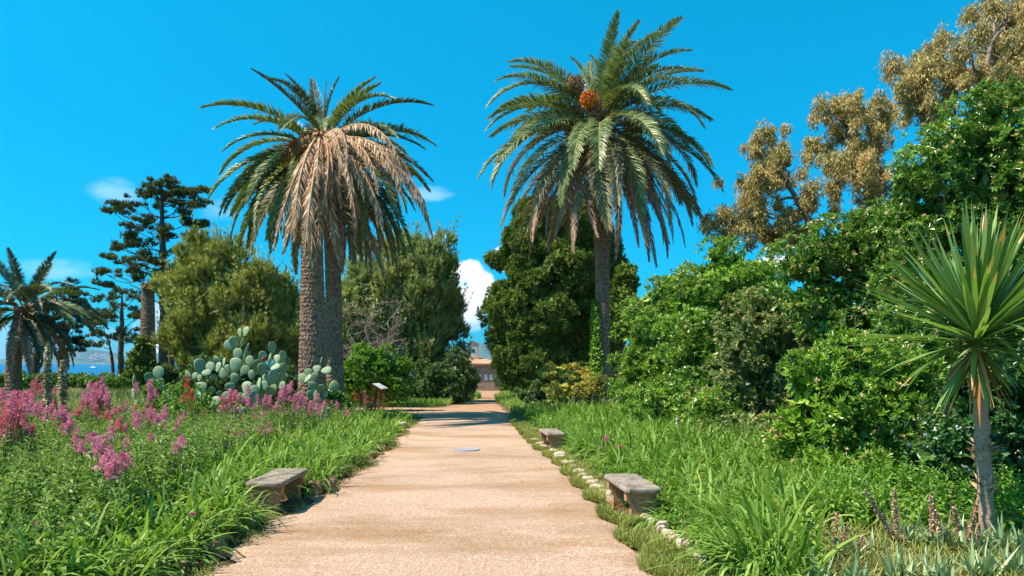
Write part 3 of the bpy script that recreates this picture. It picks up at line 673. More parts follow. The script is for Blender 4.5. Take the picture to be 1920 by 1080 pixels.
conifer('young_conifer', at(268, 714, 46), 46, [(268, 692, 26, 22), (267, 670, 17, 22), (267, 650, 8, 16)], 'young feathery conifer at the foot of the headless palm', 'conifer', None, 'cypress', [(268, 690), (267, 645)], (2.5, .25, .4), .7, 26, 11, .22, .07, (10, 50), .5, 'quad', 3)

# gum trees over the hedge
def gum(base, Y, clumps, trunkpx, label, rads=(.22, .16, .06)):
    g0 = gz(base[0], Y); root = thing('eucalyptus', (base[0], Y, g0), label, 'eucalyptus', 'gum trees rising over the hedge')
    tp = [(base[0], Y, g0 - .1)] + [at(*p, Y) for p in trunkpx]
    q, p = trunk_part(root, tp, rads); q.build('trunk', M['greybark'], root)
    bl = MB(); sub = []
    for (px, py, rx, ry) in clumps:
        b = pxblob(px, py, rx, ry, Y, None, rng.uniform(-1.2, 1.2))
        c = b[0]; lowr = p[p[:, 2] < c[2] + .2]; src = lowr if len(lowr) else p
        s = src[np.argmin(np.linalg.norm(src - c, axis=1))]
        pts = limb(bl, s, c + UP * b[1][2] * .5, .075, .02, -.04, 8, .04, 5)
        n = max(6, int(b[1][0] * b[1][2] * 17))
        for k in range(n):
            u = rng.uniform(-1, 1, 3); u /= max(1, np.linalg.norm(u)); cc_ = c + u * b[1] * [1.55, 1.55, 1.3]
            sub.append((cc_, np.array([.26, .26, .40]) * rng.uniform(.5, 1.35)))
            if k % 2 == 0: limb(bl, pts[int(rng.integers(4, 8))], cc_ + UP * .2, .018, .006, .05, 5, .05, 4)
    bl.build('limbs', M['greybark'], root)
    f = MB(); P, D = blob_tips(sub, 52, (.2, 1.2), -.1, .3, 2.5, .0, .85, .95)
    k = 7; Pr = np.repeat(P, k, 0); n = len(Pr)
    d = unit(rdir(n) * [.75, .75, .5] + [0, 0, -.75]); r = np.clip(np.repeat(rng.random(len(P)), k) * .6 + rng.random(n) * .4, 0, 1)
    leaves(f, Pr + rng.normal(0, .06, Pr.shape), d, unit(np.cross(d, rdir(n))), rng.uniform(.12, .24, n), rng.uniform(.03, .05, n), 'quad', 0, r)
    f.build('crown', M['euc'], root)
gum(at(1545, 700, 31), 31, [(1450, 290, 44, 40), (1480, 340, 42, 42), (1395, 365, 40, 34), (1360, 400, 28, 30), (1420, 410, 46, 36), (1380, 435, 34, 26), (1470, 410, 36, 36), (1440, 450, 50, 22), (1500, 300, 24, 30), (1510, 430, 30, 30), (1420, 270, 24, 14)], [(1540, 500), (1510, 400), (1460, 320)], 'lowest eucalyptus clump with rusty tips, nearest the tall palm')
gum(at(1640, 700, 29), 29, [(1610, 235, 44, 40), (1640, 215, 26, 34), (1590, 270, 36, 40), (1640, 290, 40, 44), (1600, 330, 42, 36), (1660, 360, 40, 26), (1552, 225, 16, 26), (1602, 190, 14, 22), (1570, 330, 22, 30), (1620, 380, 40, 20)], [(1640, 450), (1650, 330), (1625, 230)], 'middle eucalyptus clump standing clear against the sky')
gum(at(1830, 700, 26), 26, [(1820, 110, 60, 44), (1880, 60, 48, 46), (1760, 130, 46, 32), (1700, 140, 28, 22), (1860, 150, 60, 40), (1905, 120, 40, 70), (1790, 175, 44, 26), (1710, 180, 22, 18), (1735, 215, 24, 16), (1870, 20, 26, 22), (1900, 10, 30, 26), (1930, 60, 40, 60), (1960, 130, 50, 60), (1745, 100, 26, 20)], [(1830, 400), (1830, 200), (1860, 80)], 'highest eucalyptus crown filling the upper right corner')

# ------------------------------------------------------------------ shrubs
def shrub(name, px0, Y, outline, label, cat, group=None, mat='pitt', lobes=(1.1, .32, .6), flat=.8, dens=30, k=9, L=.095, W=.03, ang=(22, 82), up=.55, kind='hex', blossom=None, bl_n=0, bl_r=.045, stems=8, core=True, back=.3, coremat=None, bump=.16):
    base = at(px0, 700, Y); g0 = gz(base[0], Y)
    root = thing(name, (base[0], Y, g0), label, cat, group)
    blobs = [pxblob(b[0], b[1], b[2], b[3], b[4] if len(b) > 4 else Y, b[5] if len(b) > 5 else None) for b in outline]
    lob = sublobes(blobs, lobes[0], lobes[1], lobes[2], flat, back, .8, bump=bump)
    st = MB()
    for i in range(stems):
        c, r = lob[int(rng.integers(len(lob)))]
        limb(st, (base[0] + rng.uniform(-.3, .3), Y + rng.uniform(-.3, .3), g0 - .05), c, .055, .015, .08, 8, .05, 5)
    st.build('stem', M['greybark'], root)
    f = MB()
    P, D = blob_tips(lob, dens * 1.5, (.66, 1.1), up, .22, 3, .6, .25, .5)
    keep = P[:, 2] > gz(P[:, 0], P[:, 1]) + .05; P, D = P[keep], D[keep]
    tufts(f, P, D, k, L, W, ang, kind, 0, L * .6, .25, .45)
    if core:
        inner = [(c, r * .74) for c, r in blobs]
        Pi, Di = blob_tips(inner, 28, (.5, .92), .2, .2, 1.2, .2, .75, 1)
        tufts(f, Pi, Di, 9, L * 1.9, W * 3.4, (25, 88), 'quad', 0, .1, .3, .4)
    f.build('foliage', M[mat], root)
    if blossom:
        front = np.where(D[:, 1] < .35)[0]; idx = rng.choice(front, min(bl_n, len(front)), replace=False)
        b = MB(); tufts(b, P[idx] + D[idx] * L * .4, D[idx], 9, bl_r, bl_r * .55, (15, 85), 'quad', 0, bl_r * .3)
        b.build('blossom', M[blossom], root)
    return root

H = 'flowering shrubs of the tall right hand hedge'
shrub('pittosporum_shrub', 1215, 27, [(1222, 640, 62, 85), (1240, 590, 60, 70), (1208, 710, 54, 66), (1255, 680, 70, 90), (1270, 545, 50, 42), (1186, 690, 30, 60)], 'hedge shrub right beside the tallest palm trunk', 'shrub', H, 'pitt', (.9, .4, .75), .75, 24, 9, .12, .036, blossom='cream', bl_n=120, bl_r=.06)
shrub('pittosporum_shrub', 1350, 23, [(1350, 545, 95, 70), (1320, 600, 90, 80), (1400, 560, 70, 70), (1365, 500, 60, 36), (1300, 690, 80, 90), (1345, 475, 22, 16), (1420, 510, 40, 36), (1310, 770, 60, 46, 18.5), (1240, 755, 50, 40, 21)], 'rounded hedge shrub whose top stands against the open sky', 'shrub', H, 'pitt', (.9, .38, .7), .75, 26, 9, .11, .034, blossom='cream', bl_n=140, bl_r=.055)
shrub('pittosporum_shrub', 1420, 18.5, [(1420, 640, 80, 62), (1390, 720, 80, 80), (1470, 700, 70, 80), (1440, 580, 70, 40), (1430, 790, 70, 50), (1370, 660, 40, 50), (1500, 630, 50, 90), (1480, 800, 60, 60), (1440, 825, 50, 40, 15.5), (1385, 800, 50, 40, 16.5)], 'paler olive hedge shrub covered in cream blossom', 'shrub', H, 'pitt_pale', (1.1, .28, .5), .6, 34, 8, .085, .027, blossom='cream', bl_n=520, bl_r=.05)
shrub('pittosporum_shrub', 1560, 17, [(1560, 480, 90, 66), (1620, 430, 80, 50), (1540, 560, 70, 60), (1640, 520, 90, 90), (1580, 620, 90, 80), (1500, 500, 46, 40), (1660, 620, 90, 90), (1690, 480, 60, 90), (1660, 700, 90, 80)], 'broad hedge shrub below the middle eucalyptus with scattered blossom', 'shrub', H, 'pitt_dark', (.9, .36, .62), .75, 30, 9, .1, .032, blossom='cream', bl_n=460, bl_r=.06)
shrub('pittosporum_shrub', 1800, 14, [(1790, 290, 90, 60), (1880, 240, 90, 66), (1720, 345, 66, 50), (1850, 370, 110, 80), (1750, 430, 90, 70), (1900, 480, 110, 110), (1790, 560, 110, 110), (1950, 330, 90, 120), (1700, 400, 50, 30), (1700, 660, 60, 80), (1900, 640, 110, 90), (1790, 680, 100, 80), (1990, 560, 90, 120)], 'highest hedge shrub above the sword leaved plant, dark and glossy', 'shrub', H, 'pitt_dark', (1.1, .34, .58), .7, 34, 9, .105, .032, blossom='cream', bl_n=560, bl_r=.055)
shrub('pittosporum_shrub', 1580, 12, [(1590, 700, 100, 62), (1540, 780, 90, 80), (1650, 770, 100, 80), (1640, 850, 90, 60), (1560, 860, 70, 50), (1510, 720, 40, 50), (1700, 720, 70, 70), (1510, 850, 60, 44, 12.6), (1620, 890, 80, 46, 11), (1700, 905, 60, 46, 10.6)], 'low bright hedge shrub spilling over the strap leaves in front', 'shrub', H, 'pitt', (1.5, .26, .48), .75, 44, 9, .10, .028, (18, 72), .8, blossom='cream', bl_n=130, bl_r=.055)
shrub('viburnum_shrub', 1830, 10.4, [(1830, 830, 110, 90), (1850, 740, 90, 60), (1940, 720, 90, 80), (1920, 800, 100, 110), (1760, 880, 90, 80), (1900, 930, 120, 100), (1980, 850, 90, 120), (1780, 960, 90, 70)], 'dark shrub with clusters of white flowers behind the sword leaved trunk', 'shrub', None, 'viburnum', (1.8, .24, .42), .8, 48, 8, .07, .034, (20, 80), .5, blossom='white', bl_n=150, bl_r=.035)

for px, Y, ol, lb, mt in ((1880, 17, [(1800, 640, 90, 120), (1900, 600, 110, 140), (2020, 600, 100, 150), (1750, 720, 90, 90), (1950, 740, 120, 90)], 'dark leafy shrub filling the gap behind the sword leaved plant', 'pitt_dark'),
                          (1490, 21, [(1490, 720, 110, 110), (1400, 760, 90, 60), (1600, 740, 100, 100), (1300, 760, 60, 50), (1480, 600, 60, 60)], 'shaded shrub deep inside the hedge behind the pale blossom', 'pitt_dark'),
                          (1080, 62, [(1030, 705, 50, 36), (1100, 700, 60, 42), (1180, 700, 60, 50), (960, 712, 24, 14), (1250, 700, 50, 50)], 'dark backing shrub seen under the broad cypress', 'mid')):
    shrub('backing_shrub', px, Y, ol, lb, 'shrub', None, mt, (.8, .4, .75), .8, 20, 8, .14, .06)
shrub('round_bush', 700, 34, [(695, 700, 50, 52), (655, 720, 40, 46), (735, 710, 40, 42), (690, 670, 34, 24), (640, 735, 36, 30)], 'bright green rounded bush behind the information panel', 'bush', None, 'bright', (2.0, .25, .5), .8, 34, 8, .11, .05)
shrub('dense_bush', 800, 44, [(800, 715, 50, 38), (850, 715, 42, 45), (760, 725, 40, 28), (864, 734, 20, 26)], 'dense bush in deep shade under the grey green pine', 'bush', None, 'mid', (1.2, .35, .6), .8, 26, 8, .13, .05)
shrub('dense_bush', 886, 58, [(874, 700, 17, 34), (886, 722, 9, 18), (860, 710, 18, 34)], 'sunlit olive bush in front of the chapel wall', 'bush', None, 'mid', (1.2, .35, .6), .8, 26, 8, .15, .06)
shrub('dense_bush', 960, 70, [(965, 712, 30, 20), (990, 700, 26, 26), (948, 722, 14, 10), (1005, 720, 30, 20)], 'low green bush right of the chapel at the path end', 'bush', None, 'bright', (1.2, .35, .6), .8, 22, 8, .16, .06)
shrub('mounded_shrub', 1060, 29, [(1050, 694, 44, 13, 29.5), (1070, 702, 42, 11, 29), (1085, 686, 24, 9, 30), (1030, 703, 28, 9, 29)], 'flat topped yellow leaved shrub at the foot of the tallest palm', 'shrub', None, 'yellow', (3.2, .14, .26), .55, 60, 7, .085, .035, (20, 75), .8, stems=12)
shrub('mounded_shrub', 1075, 27.5, [(1070, 732, 40, 26), (1045, 738, 32, 22), (1095, 730, 28, 30)], 'yellow flowered green shrub below the flat topped yellow one', 'shrub', None, 'yellow', (2.6, .16, .3), .7, 50, 7, .08, .032, (20, 75), .8)
shrub('mounded_shrub', 1108, 28.5, [(1105, 740, 24, 36), (1120, 720, 16, 26)], 'brownish green shrub against the palm foot', 'shrub', None, 'olive', (2.6, .16, .3), .8, 50, 7, .08, .03)
shrub('mounded_shrub', 1020, 33, [(1015, 738, 26, 20), (985, 742, 22, 16)], 'low green shrub left of the yellow leaved shrub', 'shrub', None, 'mid', (2.2, .2, .36), .8, 40, 8, .1, .04)
for px, rx, ry, Y in ((20, 40, 20, 58), (100, 50, 14, 60), (175, 46, 12, 60), (235, 36, 13, 58), (330, 50, 34, 50)):
    shrub('coastal_bush', px, Y, [(px, 716, rx, ry), (px + rx * .6, 718, rx * .5, ry * .8), (px - rx * .6, 718, rx * .5, ry * .8)], {20: 'dark low bush at the foot of the low palm', 100: 'low bush before the sea, between the white flower spikes', 175: 'low flat bush in front of the sea gap', 235: 'low bush at the foot of the small open pine', 330: 'olive green bush under the tall pine trunk'}[px], 'bush', 'low bushes along the seaward edge', 'pitt_dark' if px < 300 else 'mid', (1.4, .35, .6), .7, 24, 8, .15, .06)
shrub('garden_bush', 500, 26, [(500, 735, 60, 45), (540, 720, 30, 30), (450, 720, 60, 40), (390, 715, 60, 40)], 'leafy green bush filling in behind the large prickly pear', 'bush', None, 'mid', (2.0, .25, .45), .8, 34, 8, .1, .045)
shrub('garden_bush', 340, 20, [(345, 770, 46, 34), (310, 755, 32, 40), (390, 790, 40, 28), (285, 740, 26, 26)], 'yellow green bush among the lowest cactus pads', 'bush', None, 'bright', (3.0, .18, .32), .8, 50, 7, .07, .035)
shrub('garden_bush', 620, 27, [(615, 745, 40, 26), (570, 740, 36, 30)], 'dark green bush round the foot of the two palms', 'bush', None, 'pitt_dark', (2.6, .2, .36), .8, 44, 8, .08, .035)

# bare grey shrub
Bd = at(690, 735, 38); gd = gz(Bd[0], 38)
rd = thing('bare_shrub', (Bd[0], 38, gd), 'leafless grey shrub of tangled twigs right of the palm trunks', 'shrub')
st = MB(); tw = MB()
for i in range(16):
    e = at(rng.uniform(645, 755), rng.uniform(565, 665), 38 + rng.uniform(-1.2, 1.2))
    p = limb(st, (Bd[0] + rng.uniform(-.5, .4), 38 + rng.uniform(-.3, .3), gd - .05), e, .055, .02, .12, 9, .05, 6)
    for j in range(12):
        s = p[int(rng.integers(3, 9))]; q = limb(tw, s, s + rdir(1)[0] * [1, .8, .7] * rng.uniform(.5, 1.1) + UP * .1, .02, .008, .1, 6, .1, 4)
        for l in range(4):
            s2 = q[int(rng.integers(2, 6))]; limb(tw, s2, s2 + rdir(1)[0] * rng.uniform(.25, .6), .011, .005, 0, 5, .12, 3)
st.build('branches', M['greybark'], rd); tw.build('twigs', M['greybark'], rd)

# ------------------------------------------------------------------ cordyline
Bc = at(1860, 1055, 7.6); gc = gz(Bc[0], 7.6)
co = thing('cabbage_palm', (Bc[0], 7.6, gc), 'spiky sword leaved cabbage palm on a slim trunk at the right', 'cabbage palm')
q, tp = trunk_part(co, [(Bc[0], 7.6, gc - .1), at(1850, 960, 7.6), at(1842, 820, 7.6), at(1832, 700, 7.6), at(1830, 655, 7.6)], [.082, .076, .072, .068, .062, .05], sides=20)
M['cordy_bark'] = surfmat('cordyline_bark', (.20, .115, .075), (.44, .29, .20), 30, .9, .8, (.6, .6, 2.5), 8, .1, (.58, .42, .31), 90, .008)
q.build('trunk', M['cordy_bark'], co)
cc = at(1831, 640, 7.6)
f = MB(); n = 300
el = np.radians(np.concatenate([rng.uniform(34, 88, 160), rng.uniform(-6, 42, 110), rng.uniform(-60, -5, 30)])); az = rng.uniform(0, 2 * PI, n)
D = np.stack([np.cos(el) * np.cos(az), np.cos(el) * np.sin(az), np.sin(el)], -1)
t = np.linspace(0, 1, 7); prof = np.interp(t, [0, .15, .45, .8, 1], [.6, .75, 1, .6, .03])
bend = np.where(el > .7, .03, np.where(el > 0, .07, .2)) * rng.uniform(.4, 1.6, n)
bend[rng.random(n) < .10] += .4; rr_ = np.repeat(np.clip(rng.random(n) * .85, 0, 1)[:, None], 6, 1); rr_[rng.random(n) < .22, 5] = 1.0
blades(f, cc + D * .04 + UP * (np.sin(el) * .12 - .03)[:, None], D, rng.uniform(.9, 1.3, n) * np.where(el < -.1, .55, np.where(el < .7, 1.12, 1.08)), rng.uniform(.05, .075, n), bend, 6, 0, None, prof, rr_)
f.build('leaf_head', M['cordyline'], co)
f = MB(); n = 26; az = rng.uniform(0, 6.28, n); el = np.radians(rng.uniform(-80, -30, n)); D = np.stack([np.cos(el) * np.cos(az), np.cos(el) * np.sin(az), np.sin(el)], -1)
blades(f, cc - UP * .06 + D * .05, D, rng.uniform(.3, .75, n), .04, .12, 5, 0, None, np.interp(np.linspace(0, 1, 6), [0, .5, 1], [.8, 1, .05]))
o = f.build('dead_leaves', M['leaf_dead'], co)
for py, n in ((838, 60), (905, 44)):
    f = MB(); c = at(1844 + (py - 838) * .08, py, 7.6); az = rng.uniform(0, 6.28, n); el = np.radians(rng.uniform(20, 75, n))
    D = np.stack([np.cos(el) * np.cos(az), np.cos(el) * np.sin(az), np.sin(el)], -1)
    blades(f, c + D * [.07, .07, 0] - UP * rng.uniform(0, .15, (n, 1)), D, rng.uniform(.08, .2, n), .03, .1, 3)
    f.build('leaf_stubs', M['frond_dead'], co)

# ------------------------------------------------------------------ prickly pears
M['cactus'] = None
m, nt, N, Lk = newmat('cactus_pad')
tc = N('ShaderNodeTexCoord'); vo = N('ShaderNodeTexVoronoi'); vo.inputs['Scale'].default_value = 15; vo.inputs['Randomness'].default_value = .35
mp = N('ShaderNodeMapping'); mp.inputs['Scale'].default_value = (1, .0, 1); Lk(tc.outputs['Object'], mp.inputs['Vector']); Lk(mp.outputs[0], vo.inputs['Vector'])
spot = ramp(N, [(.10, (.48, .46, .30)), (.2, (.215, .31, .185))]); Lk(vo.outputs['Distance'], spot.inputs['Fac'])
oi = N('ShaderNodeObjectInfo'); tint = ramp(N, [(0, (.75, .85, .72)), (.5, (1, 1, 1)), (1, (1.3, 1.22, 1.15))]); Lk(oi.outputs['Random'], tint.inputs['Fac'])
nz = N('ShaderNodeTexNoise'); nz.inputs['Scale'].default_value = 4; nz.inputs['Detail'].default_value = 5; Lk(tc.outputs['Object'], nz.inputs['Vector'])
sc = ramp(N, [(.55, (1, 1, 1)), (.72, (.88, .74, .55))]); Lk(nz.outputs['Fac'], sc.inputs['Fac'])
m1 = N('ShaderNodeMix'); m1.data_type = 'RGBA'; m1.blend_type = 'MULTIPLY'; m1.inputs[0].default_value = 1; Lk(spot.outputs['Color'], m1.inputs[6]); Lk(tint.outputs['Color'], m1.inputs[7])
m2 = N('ShaderNodeMix'); m2.data_type = 'RGBA'; m2.blend_type = 'MULTIPLY'; m2.inputs[0].default_value = 1; Lk(m1.outputs[2], m2.inputs[6]); Lk(sc.outputs['Color'], m2.inputs[7])
p = N('ShaderNodeBsdfPrincipled'); p.inputs['Roughness'].default_value = .5; p.inputs['Specular IOR Level'].default_value = .35; Lk(m2.outputs[2], p.inputs['Base Color'])
bp = N('ShaderNodeBump'); bp.inputs['Strength'].default_value = .3; bp.inputs['Distance'].default_value = .02; bp.invert = True; Lk(vo.outputs['Distance'], bp.inputs['Height']); Lk(bp.outputs[0], p.inputs['Normal'])
o_ = N('ShaderNodeOutputMaterial'); Lk(p.outputs[0], o_.inputs[0]); M['cactus'] = m
def pad_mesh(wob):
    mb = MB(); nu, nv = 28, 16; vv = np.linspace(0.04, PI - .02, nv); uu = np.arange(nu) / nu * 2 * PI
    V, U = np.meshgrid(vv, uu, indexing='ij'); z = (1 - np.cos(V)) / 2; r = np.sin(V) * (.72 + .4 * z) * (1 + wob * np.sin(3 * V + 1))
    x = r * .42 * np.cos(U); y = r * .085 * np.sin(U) + .05 * wob * 8 * (z - .5) ** 2 + wob * .4 * x * x * 2
    i = np.arange(nv - 1)[:, None] * nu; j = np.arange(nu)[None]; k = (j + 1) % nu
    mb.add(np.stack([x, y, z], -1), np.stack([i + j, i + k, i + nu + k, i + nu + j], -1).reshape(-1, 4), 0, None, True)
    return mb.mesh('pad', [M['cactus']])
PADS = [pad_mesh(w) for w in (0, .04, -.04, .08)]
FR = MB(); nu = 10
tube(FR, [(0, 0, 0), (0, 0, .3), (0, 0, .75), (0, 0, 1)], [.18, .38, .4, .25], 10); FRM = FR.mesh('fruit', [M['red']])
def cactus(label, px, Y, pads, fruits=(), sc=4.571, ox=240, oy=600):
    b = at(px, 700, Y); g0 = gz(b[0], Y)
    root = thing('prickly_pear', (b[0], Y, g0), label, 'cactus', 'prickly pear cacti by the palms')
    st = MB()
    for (zx, zy, w, h, tl, *dk) in pads:
        cx, cy = ox + zx / sc, oy + zy / sc
        dep = Y - (cy - 700) * .012 + rng.uniform(-.35, .35)
        k = dep / FPX; hh = h / sc * k; ww = w / sc * k; S = max(hh, .18)
        ratio = min(1, max(.22, ww / (S * .84)))
        yaw = math.acos(ratio) * random.choice([-1, 1]) + rng.normal(0, .1)
        o = bpy.data.objects.new('pad', PADS[int(rng.integers(4))]); C.objects.link(o); o.parent = root
        c = at(cx, cy, dep); a = math.radians(tl)
        base = c - np.array([math.sin(a), 0, math.cos(a)]) * S * .5
        o.rotation_mode = 'XYZ'
        from mathutils import Matrix
        R = Matrix.Rotation(a, 4, 'Y') @ Matrix.Rotation(rng.normal(0, .16) - .12, 4, 'X') @ Matrix.Rotation(yaw, 4, 'Z')
        o.rotation_euler = R.to_euler('XYZ'); o.location = tuple(base - world(root))
        sx = max(1.0, ww / (S * .84)); o.scale = (S * min(sx, 1.6), S * rng.uniform(.9, 1.25), S)
    for zx, zy in fruits:
        o = bpy.data.objects.new('fruit', FRM); C.objects.link(o); o.parent = root
        o.location = tuple(at(ox + zx / sc, oy + zy / sc, Y - .05) - world(root)); o.scale = (.09, .09, .09)
    for i in range(5):
        limb(st, (b[0] + rng.uniform(-.6, .6), Y + rng.uniform(-.3, .3), g0 - .05), at(px + rng.uniform(-50, 50) * min(1, len(pads) / 30), 765, Y), .11, .08, 0, 5, .05, 8)
    st.build('stem', M['greybark'], root)
main = [(1007, 97, 70, 88, 15), (955, 108, 48, 75, -10), (910, 190, 78, 110, -10), (862, 218, 85, 95, -30), (972, 195, 28, 110, 15), (940, 290, 90, 100, 0), (1005, 265, 40, 150, 12), (920, 383, 112, 125, 10), (605, 390, 82, 132, 0), (755, 340, 60, 90, -70), (820, 360, 40, 80, 0), (770, 403, 65, 90, 10), (700, 400, 85, 92, 0), (825, 452, 105, 108, 30), (1040, 350, 80, 92, 0), (1060, 470, 75, 88, 0), (1000, 430, 80, 92, 40), (1110, 380, 60, 130, 65), (1150, 310, 60, 92, 10), (1235, 240, 38, 112, 5), (1215, 350, 42, 140, 15), (1270, 330, 70, 84, 0), (1325, 315, 54, 108, 5), (1155, 420, 80, 110, 10), (1165, 455, 46, 116, 10), (1260, 400, 55, 90, 60), (1315, 410, 60, 84, 20), (1340, 420, 50, 112, 15), (1245, 490, 72, 130, 8), (1110, 555, 62, 140, -5), (1191, 615, 105, 150, 75), (1300, 510, 60, 132, 25), (915, 500, 80, 95, 10), (615, 580, 112, 112, 0), (595, 670, 78, 112, -8), (656, 668, 62, 92, 0), (745, 710, 92, 116, 20), (838, 660, 85, 100, 35), (1010, 575, 95, 112, 0), (880, 580, 90, 92, 0), (1080, 670, 85, 132, 0), (1165, 560, 72, 84, -20), (505, 470, 60, 85, -60), (570, 475, 56, 62, 10), (670, 450, 62, 82, 80), (730, 490, 55, 62, 70), (610, 495, 50, 62, 0), (780, 630, 45, 62, 80), (710, 600, 48, 74, 80), (1140, 690, 50, 66, 0), (1002, 780, 48, 74, 0), (692, 790, 32, 112, 10), (1320, 570, 72, 95, 0), (1090, 600, 70, 90, -30), (960, 660, 70, 90, 20), (850, 420, 60, 80, -20), (1190, 520, 70, 90, 0), (1010, 660, 70, 90, -20), (1250, 590, 70, 90, 10)]
cactus('largest prickly pear, tall pile of blue green pads with one high arm', 420, 21, main, [(1015, 42), (1168, 344), (1158, 350)])
cactus('medium prickly pear at the foot of the two palms', 597, 22.5, [(1498, 500, 78, 92, -15), (1545, 445, 68, 66, 0), (1615, 418, 78, 70, 0), (1700, 430, 66, 95, 80), (1600, 490, 75, 80, 0), (1540, 500, 46, 84, 40), (1577, 560, 80, 72, 10), (1650, 585, 66, 95, 80), (1762, 565, 80, 100, 40), (1655, 350, 18, 76, 15), (1690, 630, 52, 56, 0), (1440, 740, 84, 70, 0), (1655, 770, 44, 76, 10), (1600, 620, 66, 80, 0), (1560, 640, 60, 80, -10), (1620, 690, 60, 80, 10)])
cactus('small prickly pear half hidden by flowers, left of the largest', 300, 20.5, [(260, 450, 104, 112, 0), (190, 500, 74, 112, 10), (310, 590, 72, 72, 0), (345, 670, 100, 125, -60), (320, 640, 70, 80, 0), (280, 540, 70, 90, -10), (300, 720, 70, 90, 10)])
cactus('single pale upright cactus pad far left of the others', 250, 21.5, [(50, 535, 40, 132, 0), (52, 640, 60, 110, 0), (60, 740, 60, 110, 5)])

# ------------------------------------------------------------------ beds
BENCH = []
def clear_of(P, m=.0):
    ok = np.ones(len(P), bool)
    for (x, y, w, l, r) in BENCH[:3]:
        c, s = math.cos(-r), math.sin(-r); dx, dy = P[:, 0] - x, P[:, 1] - y
        a = dx * c - dy * s; b = dx * s + dy * c
        ok &= ~((np.abs(a) < w / 2 + m) & (np.abs(b) < l / 2 + m))
    return ok
BENCH[:] = [(-3.29, 10.53, .50, 1.35, .0), (1.60, 10.03, .48, 1.30, .10), (.92, 17.35, .44, 1.25, .12), (-3.38, 18.3, .40, 1.1, 0), (-3.45, 23.6, .40, 1.1, 0)]

def clumps(mb, cx, cy, per, L, W, lean=None, elev=(48, 86), bend=(.25, .7), spread=.08, mat=0, nseg=5):
    n = len(cx); k = per
    x = np.repeat(cx, k) + rng.normal(0, spread, n * k); y = np.repeat(cy, k) + rng.normal(0, spread, n * k)
    az = rng.uniform(0, 2 * PI, n * k); el = np.radians(rng.uniform(elev[0], elev[1], n * k))
    D = np.stack([np.cos(el) * np.cos(az), np.cos(el) * np.sin(az), np.sin(el)], -1)
    cl = np.repeat(rng.normal(0, .22, (n, 3)) * [1, 1, 0], k, 0)
    D = unit(D + cl + (0 if lean is None else np.asarray(lean)))
    l = rng.uniform(L[0], L[1], n * k) * np.repeat(rng.uniform(.72, 1.15, n) * (1 + .3 * noise3(np.stack([cx, cy, 0 * cx], -1), .9)) * np.interp(cy, [14, 26], [1, .66]), k)
    P = np.stack([x, y, gz(x, y) - .02], -1)
    r = np.clip(np.repeat(rng.random(n), k) * .4 + rng.random(n * k) * .6, 0, 1)
    blades(mb, P, D, l, rng.uniform(W[0], W[1], n * k), rng.uniform(bend[0], bend[1], n * k), nseg, mat, None, None, r)

def scatter(n, x0, x1, y0, y1, pw=1.0):
    y = y0 + (y1 - y0) * rng.random(n) ** pw
    a = x0(y) if callable(x0) else np.full(n, x0); b = x1(y) if callable(x1) else np.full(n, x1)
    x = a + (b - a) * rng.random(n)
    return x, y

# left bed of strap leaves
mb = MB()
x, y = scatter(640, lambda y: np.interp(y, [6, 9, 14, 20, 28], [-4.2, -4.5, -4.9, -5.6, -6.6]), lambda y: xl(y) - .38 - .1 * np.sin(y * 2), 6.2, 28.5, 1.25)
ok = clear_of(np.stack([x, y], -1), .2); x, y = x[ok], y[ok]
keep = ~((y < 8.8) & (rng.random(len(y)) < .25))
clumps(mb, x[keep], y[keep], 27, (.6, 1.15), (.022, .042), (.12, -.05, 0), (40, 86), (.3, .95))
for px, py in ((250, 985), (130, 960), (330, 930), (60, 1040), (170, 1060), (360, 1010)):
    q = at(px, py, 8.0); clumps(mb, np.array([q[0]]), np.array([8.0 + rng.uniform(-.7, .7)]), 34, (.6, 1.0), (.022, .038))
x, y = scatter(90, lambda y: np.interp(y, [6, 10, 16], [-6.0, -7.6, -9]), lambda y: np.interp(y, [6, 10, 16], [-4.2, -4.6, -5]), 6.6, 14)
clumps(mb, x, y, 22, (.55, 1.05), (.022, .042), (.1, -.1, 0), (45, 86), (.3, .9))
tag(mb.build('strap_leaf_bed', M['strap']), 'dense green strap leaves arching over the left path edge', 'ground cover', None, 'stuff')
# right bed
mb = MB()
x, y = scatter(1250, lambda y: xr(y) + .75 + .12 * np.sin(y * 2.3), lambda y: np.interp(y, [6, 8, 10, 14, 20, 30], [4.0, 4.4, 4.7, 4.8, 4.4, 3.3]), 6.3, 31, 1.2)
ok = clear_of(np.stack([x - .16, y], -1), .02) & clear_of(np.stack([x, y], -1), -.04) & ~((y < 8.0) & (x > .385 * y)); x, y = x[ok], y[ok]
clumps(mb, x, y, 28, (.62, 1.2), (.020, .040), (-.26, -.08, 0), (38, 86), (.25, .9))
clumps(mb, np.array([1.98, 2.02, 1.95, 1.95, 2.0, 1.86, 1.92, 2.05]), np.array([9.45, 9.75, 10.1, 9.25, 10.5, 9.05, 9.15, 9.0]), 30, (.6, .95), (.02, .04), (-.75, -.15, 0), (35, 75), (.4, .9))
tag(mb.build('strap_leaf_bed', M['strap']), 'dense green strap leaves filling the bed below the right hedge', 'ground cover', None, 'stuff')

